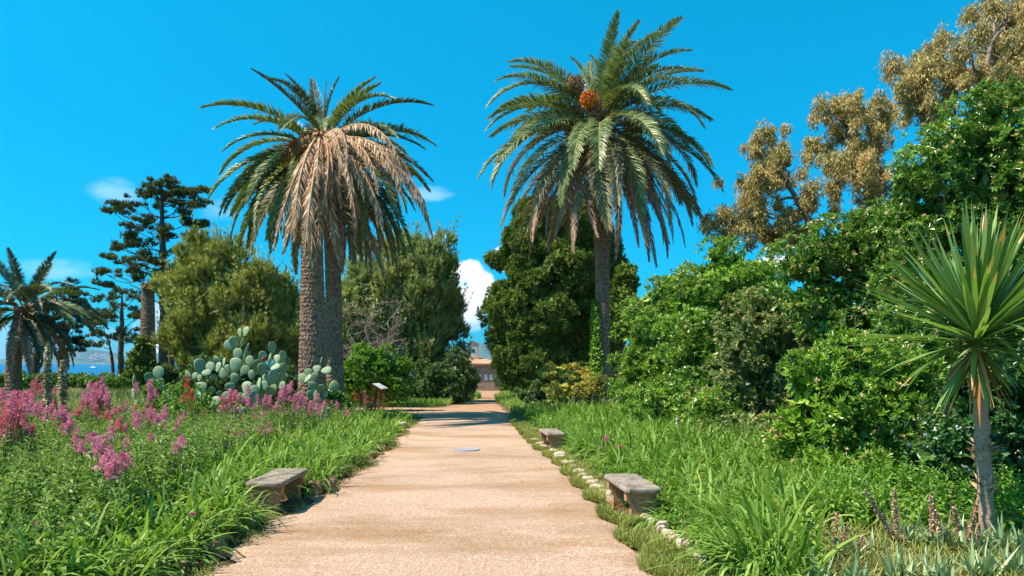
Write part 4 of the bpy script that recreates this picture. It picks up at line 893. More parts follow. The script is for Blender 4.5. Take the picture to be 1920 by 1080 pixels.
# leafy weeds
def weeds(mb, x, y, h, nl, L, W, droop=.0):
    n = len(x); H_ = np.broadcast_to(h, (n,)) * rng.uniform(.7, 1.15, n)
    P0 = np.stack([x, y, gz(x, y)], -1); lean = rdir(n) * [.22, .22, 0]
    for i in range(n):
        pass
    t = np.tile(np.linspace(.12, 1, nl), n); k = np.repeat(np.arange(n), nl)
    P = P0[k] + (UP + lean[k] * t[:, None]) * (H_[k] * t)[:, None]
    for s in range(2):
        az = rng.uniform(0, 2 * PI, len(t)) if s == 0 else az + PI
        el = np.radians(rng.uniform(-10, 50, len(t)) + 25 * (t > .85))
        D = np.stack([np.cos(el) * np.cos(az), np.cos(el) * np.sin(az), np.sin(el)], -1)
        sz = (1.1 - .6 * t) * rng.uniform(.75, 1.25, len(t))
        leaves(mb, P, D, perpN(D, .2), L * sz, W * sz, 'hex', 0, np.clip(rng.random(n)[k] * .5 + rng.random(len(t)) * .5, 0, 1), .25)
    blades(mb, P0, unit(UP + lean), H_, .008, 0, 3, 0, None, np.array([1, .9, .8, .5]))
mb = MB()
x, y = scatter(1250, lambda y: np.interp(y, [6, 10, 16, 20], [-6.2, -8.2, -12, -13.5]), lambda y: np.interp(y, [6, 9, 14, 20], [-3.7, -4.3, -4.9, -5.4]), 6.2, 17, 1.0)
weeds(mb, x, y, np.interp(y, [6, 9, 14], [.6, .76, .82]) * (1 + .35 * noise3(np.stack([x, y, 0 * x], -1), 1.1)), 12, .17, .058)
x, y = scatter(330, lambda y: xl(y) - 1.0, lambda y: xl(y) - .12, 6.4, 20, 1.2); ok = clear_of(np.stack([x, y], -1), .1); x, y = x[ok], y[ok]
weeds(mb, x, y, .3, 8, .09, .035)
x, y = scatter(420, -8.6, -4.9, 15, 25); weeds(mb, x, y, .6, 11, .10, .036)
tag(mb.build('leafy_undergrowth', M['weed']), 'leafy grey green weeds below the pink flowers', 'undergrowth', None, 'stuff')
mb = MB()
x, y = scatter(260, lambda y: xr(y) + .45, lambda y: xr(y) + 1.0, 6.6, 26, 1.2); ok = clear_of(np.stack([x, y], -1), .1); weeds(mb, x[ok], y[ok], .22, 7, .07, .03)
x, y = scatter(330, lambda y: np.interp(y, [8, 14, 20, 28], [4.6, 4.6, 4.2, 3.3]), lambda y: np.interp(y, [8, 14, 20, 28], [6.5, 6, 5.6, 4.6]), 8, 29); weeds(mb, x, y, .6, 10, .11, .05)
x, y = scatter(230, lambda y: .42 * y, lambda y: .42 * y + 2.4, 7.7, 10.5); weeds(mb, x, y, .42, 10, .10, .045)
tag(mb.build('leafy_undergrowth', M['bright']), 'small leafy weeds along the stones and under the right hedge', 'undergrowth', None, 'stuff')

# meadow
mb = MB()
n = 62000; y = 12 + 46 * rng.random(n) ** 1.1; x = np.interp(y, [12, 18, 24, 30, 40, 60], [-7.5, -8.5, -9.6, -10.5, -13, -15]) - rng.random(n) ** 1.3 * (y * .55)
el = np.radians(rng.uniform(60, 89, n)); az = rng.uniform(0, 6.28, n); D = np.stack([np.cos(el) * np.cos(az), np.cos(el) * np.sin(az), np.sin(el)], -1)
hh = (.45 + .3 * (noise3(np.stack([x, y, 0 * x], -1), .5) + .6)) * np.interp(y, [12, 30, 60], [.9, 1.15, 1.6])
blades(mb, np.stack([x, y, gz(x, y)], -1), D, np.clip(hh, .25, 1.6) * rng.uniform(.7, 1.15, n), .007 + .00035 * y, rng.uniform(.05, .35, n), 3, 0, None, np.array([1, .8, .9, .15]))
n = 9000; y = 9.5 + 10 * rng.random(n); x = -5.2 - .1 * (y - 9) - rng.random(n) * (3.2 + .25 * y)
el = np.radians(rng.uniform(60, 89, n)); az = rng.uniform(0, 6.28, n); D = np.stack([np.cos(el) * np.cos(az), np.cos(el) * np.sin(az), np.sin(el)], -1)
blades(mb, np.stack([x, y, gz(x, y)], -1), D, rng.uniform(.6, 1.05, n), .010, rng.uniform(.05, .4, n), 4, 0, None, np.array([1, .8, .8, .9, .2]))
tag(mb.build('meadow_grass', M['meadow']), 'pale tall meadow grass behind the pink flowers', 'grass', None, 'stuff')
# grass beside the cross path and by the chapel
mb = MB()
n = 15000; y = rng.uniform(38.4, 45, n); x = np.interp(y, [38, 45], [-14, -10]) + rng.random(n) * (np.interp(y, [38, 39.5, 42, 45], [-4.2, -3.6, -3.4, -3.2]) - np.interp(y, [38, 45], [-14, -10]))
el = np.radians(rng.uniform(50, 88, n)); az = rng.uniform(0, 6.28, n); D = np.stack([np.cos(el) * np.cos(az), np.cos(el) * np.sin(az), np.sin(el)], -1)
blades(mb, np.stack([x, y, gz(x, y)], -1), D, rng.uniform(.3, .75, n), .03, rng.uniform(.2, .6, n), 3, 0)
n = 9000; y = rng.uniform(45, 96, n); s = rng.random(n) < .5; x = np.where(s, xl(y) - rng.random(n) * 2.2, xr(y) + rng.random(n) * 2.5); D = unit(rdir(n) * [.5, .5, 0] + UP)
blades(mb, np.stack([x, y, gz(x, y)], -1), D, rng.uniform(.2, .6, n), .035, rng.uniform(.1, .5, n), 3, 0)
n = 8000; y = rng.uniform(29, 46, n); x = xr(y) + .2 + rng.random(n) ** .8 * 3.0; D = unit(rdir(n) * [.6, .6, 0] + UP)
blades(mb, np.stack([x, y, gz(x, y)], -1), D, rng.uniform(.3, .7, n), .03, rng.uniform(.2, .6, n), 3, 0)
tag(mb.build('roadside_grass', M['strap']), 'fresh green grass along the far path beyond the panel', 'grass', None, 'stuff')
# low verge grass on the path edges
mb = MB()
n = 80000; y = 5.5 + 21 * rng.random(n) ** 1.5
wv = np.interp(y, [5, 8, 9.3, 9.6, 10.7, 11.2, 14, 17, 24], [.46, .46, .36, .08, .08, .28, .36, .34, .28])
x = xr(y) - .12 * wv + rng.random(n) * wv * 1.2 + .1 * np.sin(y * 5)
ok = (noise3(np.stack([x * 2, y * 1.3, 0 * x], -1), 2.2) > -.75) & clear_of(np.stack([x, y], -1), .02); x, y = x[ok], y[ok]; n = len(x)
D = unit(rdir(n) * [.8, .8, 0] + UP)
blades(mb, np.stack([x, y, gz(x, y) - .01], -1), D, rng.uniform(.06, .22, n), .006 + .0004 * y, rng.uniform(.1, .5, n), 3, 0)
n = 9000; y = 5.5 + 20 * rng.random(n) ** 1.4; x = xl(y) + .12 - rng.random(n) * .5 + .1 * np.sin(y * 4)
ok = (noise3(np.stack([x * 2, y * 1.3, 0 * x + 3], -1), 2.0) > .0) & clear_of(np.stack([x, y], -1), .02); x, y = x[ok], y[ok]; n = len(x)
blades(mb, np.stack([x, y, gz(x, y) - .01], -1), unit(rdir(n) * [.9, .9, 0] + UP), rng.uniform(.04, .14, n), .008, rng.uniform(.1, .5, n), 3, 0)
n = 9000; y = rng.uniform(5.2, 8.1, n); x = .36 * y + rng.random(n) * 3.2
blades(mb, np.stack([x, y, gz(x, y) - .01], -1), unit(rdir(n) * [.8, .8, 0] + UP), rng.uniform(.08, .3, n), .009, rng.uniform(.1, .6, n), 3, 0)
tag(mb.build('verge_grass', M['verge']), 'short dry grass creeping onto the sand along the stones', 'grass', None, 'stuff')
# loose gravel
mb = MB(); n = 9000
y = 4.5 + 12 * rng.random(n) ** 1.6; x = xl(y) + (xr(y) - xl(y)) * rng.random(n)
s = rng.uniform(.003, .008, n) * (1 + 1.0 * (rng.random(n) < .03)); o6 = np.array([[1, 0, 0], [0, 1, 0], [-1, 0, 0], [0, -1, 0], [0, 0, .7], [0, 0, -.7]])
V = o6[None] * s[:, None, None] * rng.uniform(.6, 1.3, (n, 6, 1)); V = V + np.stack([x, y, np.full(n, .012)], -1)[:, None]
f = (np.arange(n)[:, None, None] * 6 + np.array([[0, 1, 4], [1, 2, 4], [2, 3, 4], [3, 0, 4]])[None]).reshape(-1, 3)
M['pebble'] = leafmat('pebble', [(0, (.34, .22, .14)), (.5, (.50, .36, .26)), (1, (.62, .50, .40))], 0, .9, .1, 3, .1)
mb.add(V, f, 0, np.repeat(rng.random(n), 4)); tag(mb.build('gravel', M['pebble']), 'fine loose gravel scattered over the sand path', 'gravel', None, 'stuff')
mb = MB(); n = 700
y = 5.5 + 16 * rng.random(n) ** 1.4; s = rng.random(n) < .55; x = np.where(s, xr(y) + rng.uniform(.0, 1.0, n), xl(y) - rng.uniform(-.15, .5, n))
D = unit(rdir(n) * [1, 1, .35]); leaves(mb, np.stack([x, y, gz(x, y) + .03], -1), D, perpN(D, .3), rng.uniform(.05, .13, n), rng.uniform(.015, .035, n))
tag(mb.build('fallen_leaves', M['leaf_dead']), 'withered orange leaves lying at the bed edges', 'leaves', None, 'stuff')

# broad leaves at the hedge foot
ac = []
for px, py, Y, lb in ((1285, 830, 17.5, 'largest glossy broad leaved clump in the hollow of the right hedge'), (1330, 845, 16.5, 'broad leaved clump at the front of the hedge hollow'), (1180, 770, 26.5, 'yellow green broad leaved clump at the foot of the tall palm'), (1140, 772, 27, 'dark broad leaved clump left of the hedge foot'), (115, 815, 15.2, 'broad leaved clump under the two tall flower spikes')):
    q = at(px, py, Y); mb = MB(); n = 22; az = rng.uniform(0, 6.28, n); el = np.radians(rng.uniform(20, 75, n)); D = np.stack([np.cos(el) * np.cos(az), np.cos(el) * np.sin(az), np.sin(el)], -1)
    b = np.array([q[0], Y, gz(q[0], Y)]); blades(mb, np.repeat(b[None], n, 0), D, rng.uniform(.5, .85, n), rng.uniform(.12, .2, n), rng.uniform(.25, .6, n), 6, 0, None, np.array([.12, .5, 1.0, .8, .95, .55, .05]))
    tag(mb.build('acanthus_plant', M['acanthus'], None, b), lb, 'plant', 'broad leaved acanthus plants')

# ------------------------------------------------------------------ flowers
def valerian_proto(nst, headmat, seed, dense=1.0):
    root = thing('valerian', (0, 0, 0), 'x', 'flower', 'flowering valerian plants')
    st = MB(); hd = MB()
    for i in range(nst):
        a = rng.uniform(0, 6.28); r = rng.uniform(.02, .22) if nst > 1 else 0
        tipp = np.array([math.cos(a) * r * 1.3, math.sin(a) * r * 1.3, rng.uniform(.62, .95) if nst > 1 else .9])
        base = np.array([math.cos(a) * r * .3, math.sin(a) * r * .3, -.02])
        p = limb(st, base, tipp, .007, .004, 0, 7, .02, 5)
        n = 16; t = rng.uniform(.1, .85, n); P = np.stack([np.interp(t, np.linspace(0, 1, 7), p[:, k]) for k in range(3)], -1)
        az = rng.uniform(0, 6.28, n); el = np.radians(rng.uniform(0, 50, n)); D = np.stack([np.cos(el) * np.cos(az), np.cos(el) * np.sin(az), np.sin(el)], -1)
        leaves(st, P, D, perpN(D, .2), .10 * (1.1 - .6 * t), .032 * (1.1 - .5 * t), 'hex', 1, None, .25)
        hh = rng.uniform(.10, .22); m_ = int(rng.integers(6, 11))     # stacked umbels
        for j in range(m_):
            f_ = j / m_; c = tipp + np.array([rng.normal(0, .035) * (1 - f_), rng.normal(0, .035) * (1 - f_), hh * f_])
            rr = .052 * (1 - .45 * f_) * rng.uniform(.7, 1.15); k = int(34 * dense)
            u = rdir(k) * [1, 1, .55]; u[:, 2] = np.abs(u[:, 2])
            D = unit(u + UP * .3); leaves(hd, c + u * rr, D, unit(np.cross(D, rdir(k))), .022, .018, 'quad', 0, np.clip(rng.random(k) * .6 + rng.random() * .4, 0, 1))
            if j % 2 == 0: limb(st, tipp - UP * .06, c, .003, .002, 0, 4, .02, 3)
    st.build('stalk', [M['stem'], M['weed']], root, local=True); hd.build('blossom', M[headmat], root, local=True)
    return root
protos = {}
used = set()
for key, a in (('pinkA', (6, 'pink')), ('pinkB', (5, 'pink')), ('pinkC', (7, 'pink')), ('roseA', (6, 'rose')), ('roseB', (5, 'rose')), ('single', (1, 'pink')), ('twin', (2, 'pink')), ('redA', (3, 'red')), ('orangeA', (4, 'orange'))):
    protos[key] = valerian_proto(a[0], a[1], 0)
def val(keys, pts, Y, label):
    """pts: pixel of the flower head tops"""
    for (px, py) in pts:
        yy_ = Y + rng.uniform(-.6, .6) if isinstance(Y, (int, float)) else rng.uniform(*Y)
        q = at(px, py, yy_); g0 = gz(q[0], yy_); h = max(.35, q[2] - g0)
        key = random.choice(keys)
        if key in used: o = dup(protos[key])
        else: o = protos[key]; used.add(key)
        o.location = (q[0], yy_, g0); s = h / 1.0
        w = min(max(s, .8), 1.15) * rng.uniform(.7, .98); o.scale = (w, w, s); o.rotation_euler = (0, 0, rng.uniform(0, 6.28)); o['label'] = label
def cloud_pts(cx, cy, sx, sy, n): return [(cx + rng.uniform(-1, 1) * sx, cy + rng.uniform(-1, 1) * sy) for _ in range(n)]
P3 = ['pinkA', 'pinkB', 'pinkC']; R2 = ['roseA', 'roseB']
for i in range(30):      # the thick patch: nearer plants lower in the picture
    py = 752 + (i * 37 % 100) + rng.uniform(-8, 8); px = 62 + (i * 61 % 165) + rng.uniform(-10, 10)
    Yv = float(min(17, 1400 * rng.uniform(.9, 1.06) / (py - 680))); val(P3 if Yv > 13.5 else ['twin', 'twin', 'single', 'pinkB'], [(px, py)], Yv, 'pink valerian in the thick patch right of the white flower spikes')
for i in range(10):
    py = 760 + (i * 29 % 60); px = 225 + (i * 47 % 130)
    Yv = float(min(17, 1400 * rng.uniform(.9, 1.06) / (py - 680))); val(['pinkB', 'twin'] if Yv > 13.5 else ['twin', 'single'], [(px, py)], Yv, 'pink valerian thinly spread between the thick patch and the left strap leaves')
val(P3 + R2, cloud_pts(18, 785, 36, 40, 14), (11, 13), 'pink valerian at the very left edge of the flower patch')
val(R2, [(60, 718), (50, 738), (72, 745)], 18, 'tall rose valerian left of the white flower spikes')
val(R2 + P3, [(180, 722), (192, 735), (172, 748), (200, 750)], 17, 'tall rose valerian in the meadow right of the flower spikes')
val(R2 + P3, [(270, 720), (268, 748), (278, 765), (255, 775), (272, 790)], 16.5, 'tall rose valerian in front of the small cactus')
val(P3, [(308, 772), (312, 795), (325, 815), (300, 825)], 14.5, 'pink valerian below the small cactus')
val(P3 + R2, cloud_pts(110, 750, 90, 22, 14), (16, 19), 'pink valerian in the meadow behind the thick pink patch')
val(P3, cloud_pts(300, 800, 50, 30, 9), (14, 16.5), 'pink valerian in the loose drift between thick patch and cactus')
val(R2, [(225, 790), (235, 800), (205, 770)], 13.5, 'rose valerian mixed into the right side of the thick pink patch')
val(P3 + R2, [(420, 745), (428, 760), (450, 735), (470, 750), (440, 790), (455, 780), (485, 775)], 18.3, 'pink valerian in front of the largest cactus')
val(P3, [(500, 755), (512, 745), (525, 760), (545, 728), (555, 735), (560, 760), (580, 748), (590, 765), (600, 755)], 18.8, 'pink valerian in front of the medium cactus')
val(P3, [(430, 805), (445, 815), (462, 800), (490, 800), (520, 805)], 15.5, 'pink valerian rising from the strap leaves below the cactus')
val(['twin', 'single'], [(610, 748), (622, 752), (632, 750), (645, 770), (655, 768)], 20, 'thin pink valerian near the end of the left bed')
val(['orangeA'], [(668, 738), (676, 736), (696, 742), (690, 745)], 29, 'coral red valerian beside the information panel')
val(['redA'], [(376, 766), (216, 772), (345, 726)], 17, 'red valerian among the low cactus pads')
val(['single', 'twin'], [(52, 1000), (60, 1012)], 7.3, 'single pink valerian at the lower left corner')
val(['single', 'twin'], [(186, 962), (178, 990), (140, 1022)], 7.6, 'pink valerian stem in the dark leaves at the lower left')
val(['single'], [(362, 968)], 8.6, 'lone pink valerian head above the left strap leaves')
val(['single', 'twin'], [(150, 885), (66, 860)], 10.5, 'lone pink valerian head in the green before the thick pink patch')
val(['twin', 'single'], [(430, 830), (450, 812), (405, 822)], 13.5, 'pink valerian among strap leaves beyond the left bench')
val(['single', 'twin'], [(1132, 815), (1134, 822), (1150, 835), (1128, 838), (1168, 832)], 14.5, 'pink valerian among the strap leaves right of the path')
val(R2, [(964, 778), (966, 790)], 26, 'rose valerian at the far right path edge')
for k_, o in protos.items():
    if k_ not in used: bpy.data.objects.remove(o)

def spike(px, py0, Y, label, w=.105, group='white acanthus flower spikes'):
    q = at(px, py0, Y); g0 = gz(q[0], Y); b = np.array([q[0], Y, g0]); h = q[2] - g0
    root = thing('acanthus_spike', b, label, 'flower', group)
    st = MB(); limb(st, b - UP * .05, q, .018, .008, 0, 7, .006, 6); st.build('stalk', M['stem'], root)
    f = MB(); n = int(230 * min(1.8, h)); t = rng.uniform(.42, 1, n); a = rng.uniform(0, 6.28, n); D = unit(np.stack([np.cos(a), np.sin(a), rng.uniform(.1, .9, n)], -1))
    P = b + UP * (h * t)[:, None]; s = np.interp(t, [.42, .6, .9, 1], [.7, 1, .7, .35])
    leaves(f, P, D, perpN(D, .2), w * 1.1 * s, w * .62 * s, 'hex', 0, None, .3)
    f.build('florets', M['acspike'], root)
spike(89, 642, 15.5, 'taller white acanthus flower spike at the left'); spike(117, 676, 16, 'shorter white acanthus flower spike at the left')
spike(1114, 725, 27, 'white acanthus spike at the foot of the tall palm', .11); spike(1133, 745, 27, 'pinkish white acanthus spike beside the hedge foot', .08)
spike(1148, 748, 26.6, 'short white acanthus spike against the hedge foot', .08); spike(1271, 780, 17.3, 'single thin acanthus spike before the dark hedge hollow', .06); spike(1304, 775, 18.2, 'white acanthus spike under the right hedge shade', .07)

# aloes with dry flower stalks
def aloe(px, Y, label, stalks, n=26, s=1.0):
    b = at(px, 700, Y); b[2] = gz(b[0], Y)
    root = thing('aloe', b, label, 'aloe', 'aloes at the lower right corner')
    f = MB(); az = rng.uniform(0, 6.28, n); el = np.radians(rng.uniform(25, 85, n)); D = np.stack([np.cos(el) * np.cos(az), np.cos(el) * np.sin(az), np.sin(el)], -1)
    P = b + rng.normal(0, .05, (n, 3)) * [1, 1, 0]; l = rng.uniform(.20, .42, n) * s
    blades(f, P, D, l, .042 * s, rng.uniform(.0, .25, n), 6, 0, None, np.interp(np.linspace(0, 1, 7), [0, .3, 1], [1, .85, .03]), np.clip(rng.random(n), 0, 1))
    f.build('rosette', M['aloe'], root)
    for (pts, fr) in stalks:
        q = np.array([at(x, y, Y + rng.uniform(-.1, .1)) for x, y in pts]); t = np.linspace(0, 1, 12)
        p = np.stack([np.interp(t, np.linspace(0, 1, len(q)), q[:, k]) for k in range(3)], -1)
        p[0, 2] = min(p[0, 2], b[2] + .05)
        m_ = MB(); tube(m_, p, np.linspace(.016, .010, 12), 6, 0)
        k = 240; tt_ = rng.uniform(fr, 1, k); P = np.stack([np.interp(tt_, t, p[:, j]) for j in range(3)], -1); D = unit(rdir(k) * [1, 1, .5] + UP * .25)
        leaves(m_, P, D, perpN(D, .5), rng.uniform(.025, .06, k) * np.interp(tt_, [fr, 1], [1.15, .6]), .017, 'quad', 1)
        m_.build('flower_stalk', [M['drystalk'], M['dryspike']], root)
aloe(1590, 7.0, 'leftmost aloe with two withered flower stalks', [([(1588, 1085), (1568, 1030), (1569, 960)], .3), ([(1600, 1080), (1580, 1020), (1588, 988)], .4)])
aloe(1640, 7.1, 'small aloe with one short withered stalk', [([(1636, 1085), (1625, 1050), (1615, 1005)], .2)], 20, .8)
aloe(1700, 7.3, 'aloe with two tall withered stalks crossing', [([(1697, 1060), (1660, 985), (1621, 918)], .35), ([(1700, 1050), (1680, 985), (1677, 917)], .3), ([(1704, 1060), (1692, 1020), (1690, 1005)], .2)], 34, 1.1)
aloe(1765, 7.1, 'aloe with several withered stalks left of the slim trunk', [([(1795, 1050), (1765, 1000), (1742, 928)], .35), ([(1765, 1075), (1750, 1030), (1745, 950)], .2), ([(1812, 1050), (1800, 1000), (1788, 950)], .3)], 34, 1.1)
aloe(1822, 7.0, 'aloe with upright withered stalks touching the slim trunk', [([(1812, 1085), (1815, 1010), (1834, 936)], .3), ([(1832, 1080), (1832, 1030), (1835, 982)], .2), ([(1797, 1090), (1798, 1060), (1798, 1035)], .1)], 34, 1.1)
for px, Y, lb in ((1530, 6.3, 'lowest aloe at the frame bottom beside the strap leaves'), (1610, 6.1, 'aloe at the frame bottom under the leftmost withered stalks'), (1690, 6.2, 'aloe at the frame bottom below the crossing stalks'), (1760, 6.0, 'aloe at the frame bottom left of the slim trunk'), (1840, 6.1, 'aloe at the frame bottom in front of the slim trunk'), (1910, 6.2, 'aloe in the lower right corner')):
    aloe(px, Y, lb, [], 44, 1.0)
aloe(1880, 7.0, 'pale aloe at the foot of the slim trunk', [], 40, 1.15); aloe(1920, 6.9, 'aloe at the right edge of the path garden', [], 34, 1.1)

# reddish creeper at the right edge
q = at(1910, 1040, 7.6); b = np.array([q[0], 7.6, gz(q[0], 7.6)]); rv = thing('creeper', b, 'red stemmed creeper with heart shaped leaves at the right edge', 'creeper')
st = MB(); f = MB()
for e in ((1890, 925), (1880, 975), (1915, 960), (1905, 1000), (1930, 940)):
    p = limb(st, b, at(e[0], e[1], 7.5), .008, .004, .05, 10, .04, 5); k = 26; t = rng.uniform(.2, 1, k); P = np.stack([np.interp(t, np.linspace(0, 1, 10), p[:, j]) for j in range(3)], -1)
    D = unit(rdir(k) + [0, -.4, -.1]); leaves(f, P, D, perpN(D, .4), rng.uniform(.05, .1, k), rng.uniform(.045, .08, k))
st.build('stem', M['drystalk'], rv); f.build('foliage', M['bright'], rv)

# ------------------------------------------------------------------ benches
def rounded_slab(mb, w, l, z0, z1, bev=.025, rnd_=.07):
    """slab with rounded corners and worn edges"""
    loop = []
    for (sx, sy, a0) in ((1, 1, 0), (-1, 1, PI / 2), (-1, -1, PI), (1, -1, 1.5 * PI)):
        for k in range(7):
            a = a0 + k / 6 * PI / 2; loop.append((sx * (w / 2 - rnd_) + math.cos(a) * rnd_, sy * (l / 2 - rnd_) + math.sin(a) * rnd_))
    lp = []
    for i in range(len(loop)):
        a = np.array(loop[i]); b = np.array(loop[(i + 1) % len(loop)]); m_ = max(1, int(np.linalg.norm(b - a) / .06))
        for k in range(m_): lp.append(a + (b - a) * k / m_)
    lp = np.array(lp); n = len(lp); wob = .008 * np.sin(np.arange(n) * 1.9) + rng.normal(0, .003, n)
    rings = []
    for ins, z in ((bev, z0), (0, z0 + bev), (0, z1 - bev), (bev * .35, z1 - bev * .3), (bev * 1.1, z1), (.5, z1)):
        d = lp * (1 - np.array([ins / (w / 2), ins / (l / 2)])) if ins < .4 else lp * .3
        r = np.concatenate([d * (1 + wob[:, None] * (1 if ins < .4 else 0)), np.full((n, 1), z) + rng.normal(0, .0025, (n, 1))], 1); rings.append(r)
    v = np.concatenate(rings); k = np.arange(n); k2 = (k + 1) % n
    for r in range(5): mb.add(np.concatenate([rings[r], rings[r + 1]]), np.stack([k, k2, n + k2, n + k], -1), 0, None, r < 4)
    c = np.array([[0, 0, z1]]); mb.add(np.concatenate([rings[5], c]), np.stack([k, k2, np.full(n, n)], -1), 0)
    c = np.array([[0, 0, z0]]); mb.add(np.concatenate([rings[0], c]), np.stack([k2, k, np.full(n, n)], -1), 0)

def bench(i, label):
    x, y, w, l, r = BENCH[i]
    h = .42; root = thing('stone_bench', (x, y, 0), label, 'bench', 'low stone benches along the path')
    mb = MB(); rounded_slab(mb, w, l, h - .075, h); o = mb.build('seat', M['slab'], root, local=True)
    inner = 1 if x < 0 else -1       # side facing the path
    for s in (-1, 1):
        mb = MB(); yc = s * (l / 2 - .16); t = .065
        # stepped profile: wide bracket on top, narrower foot
        xf = inner * (w / 2 - .035); xk = inner * (w / 2 - .10); xb = -inner * (w / 2 - .05)
        prof = [(xb, -.12), (xk, -.12), (xk, .19), (xf, .235), (xf, h - .078), (xb, h - .078)]
        if inner < 0: prof = prof[::-1]
        n = len(prof); A_ = np.array([[a, yc - t, b] for a, b in prof]); B_ = np.array([[a, yc + t, b] for a, b in prof])
        v = np.concatenate([A_, B_]); k = np.arange(n); mb.add(v, np.stack([(k + 1) % n, k, n + k, n + (k + 1) % n], -1)[:, ::-1])
        mb.add(A_, [list(range(n))]); mb.add(B_, [list(range(n))[::-1]])
        mb.build('leg', M['benchleg'], root, local=True)
    root.rotation_euler = (0, 0, r)
bench(0, 'stone bench on the left side of the path, nearest the camera'); bench(1, 'stone bench right of the path with strap leaves over its end'); bench(2, 'smaller looking bench farther along the right path edge')

# ------------------------------------------------------------------ edging stones
def stone(x, y, s, mat, label, group):
    mb = MB(); nu, nv = 12, 8; V, U = np.meshgrid(np.linspace(.05, PI - .05, nv), np.arange(nu) / nu * 2 * PI, indexing='ij')
    p = np.stack([np.sin(V) * np.cos(U), np.sin(V) * np.sin(U), np.cos(V)], -1)
    p = np.sign(p) * np.abs(p) ** .72; off = rng.normal(size=3) * 5
    p = p * (1 + .38 * noise3(p + off, 1.5)[..., None] + rng.normal(0, .05, p.shape[:2] + (1,)))
    v = p * np.asarray(s); a = rng.uniform(-.5, .5); c, sn_ = math.cos(a), math.sin(a)
    v = np.stack([v[..., 0] * c - v[..., 1] * sn_, v[..., 0] * sn_ + v[..., 1] * c, v[..., 2]], -1) + [x, y, gz(x, y) + s[2] * .35]
    i = np.arange(nv - 1)[:, None] * nu; j = np.arange(nu)[None]; k = (j + 1) % nu
    mb.add(v, np.stack([i + j, i + nu + j, i + nu + k, i + k], -1).reshape(-1, 4), 0, None, False)
    top_ = np.concatenate([v[0], v[0].mean(0, keepdims=True) + UP * .004]); mb.add(top_, np.stack([np.arange(nu), (np.arange(nu) + 1) % nu, np.full(nu, nu)], -1))
    tag(mb.build('edging_stone', M[mat], None, (x, y, gz(x, y))), label, 'stone', group)
G1 = 'pale stones edging the right bed'
for px, py in ((1330, 1062), (1316, 1048), (1298, 1036), (1283, 1026), (1268, 1014), (1254, 1004), (1240, 994), (1226, 983), (1212, 972), (1198, 962)):
    Y = FPX * 1.95 / (py - HY); x = (px - CX) / FPX * Y; stone(x, Y, (rng.uniform(.07, .11), rng.uniform(.09, .14), rng.uniform(.07, .10)), 'rock', 'pale rock of the edging row between the right bench and the frame bottom', G1)
for px, py in ((1145, 930), (1134, 922), (1122, 915), (1112, 908), (1103, 901), (1094, 893), (1085, 885), (1077, 876), (1066, 868), (1053, 856), (1046, 852), (1038, 847)):
    Y = FPX * 1.95 / (py - HY); x = (px - CX) / FPX * Y; stone(x, Y, (rng.uniform(.08, .12), rng.uniform(.09, .14), rng.uniform(.07, .10)), 'rock', 'pale rock of the edging row beyond the right bench', G1)
for px, py in ((1012, 832), (1020, 838), (1004, 826)):
    Y = FPX * 1.95 / (py - HY); x = (px - CX) / FPX * Y; stone(x, Y, (.12, .12, .07), 'rock', 'pale rock at the foot of the farther right bench', G1)
G2 = 'brown stones edging the left bed'
stone(-3.02, 11.5, (.10, .09, .13), 'rock_brown', 'brown upright rock against the far leg of the left bench', G2); stone(-2.90, 11.75, (.12, .10, .12), 'rock_brown', 'squarish brown rock beyond the left bench', G2)
for px, py, s in ((212, 1078, .12), (252, 1072, .16)):
    Y = FPX * 1.95 / (py - HY); stone((px - CX) / FPX * Y, Y, (s, s * .8, s * .55), 'rock', 'rounded tan rock low in the left foreground' if px == 252 else 'smaller tan rock beside the rounded one in the left foreground', G2)
for y in (6.3, 6.8, 7.3, 7.8, 8.3, 8.8, 9.3, 12.6, 13.3, 14.1, 15, 16, 17.2):
    stone(xl(y) - .22 + rng.normal(0, .05), y, (rng.uniform(.08, .13), rng.uniform(.09, .15), rng.uniform(.06, .1)), 'rock_brown', 'brown rock half buried under the left leaves ' + ('before the left bench' if y < 10 else 'beyond the left bench'), G2)

stone(-3.35, 18.2, (.20, .34, .12), 'rock', 'pale flat rock half swallowed by strap leaves midway along the left bed', G2); stone(-3.4, 23.4, (.22, .3, .14), 'rock', 'pale rock at the far end of the left bed', G2)
# round cover in the path
mb = MB(); c = np.array([(874 - CX) / FPX * 17.1, 17.1, .012]); a = np.arange(40) / 40 * 2 * PI
ring = lambda r, z: c + np.stack([np.cos(a) * r, np.sin(a) * r, 0 * a + z], -1)
R_ = [ring(.31, -.01), ring(.31, .012), ring(.285, .016), ring(.28, .010), ring(.10, .012)]
k = np.arange(40); k2 = (k + 1) % 40
for i in range(4): mb.add(np.concatenate([R_[i], R_[i + 1]]), np.stack([k, k2, 40 + k2, 40 + k], -1), 0)
mb.add(np.concatenate([R_[4], c[None] + [0, 0, .012]]), np.stack([k, k2, np.full(40, 40)], -1), 0)
M['steel'] = plain('worn_steel', (.34, .34, .37), .6, .15)
tag(mb.build('manhole_cover', M['steel'], None, c), 'round pale metal cover set flush in the sand path', 'manhole cover')

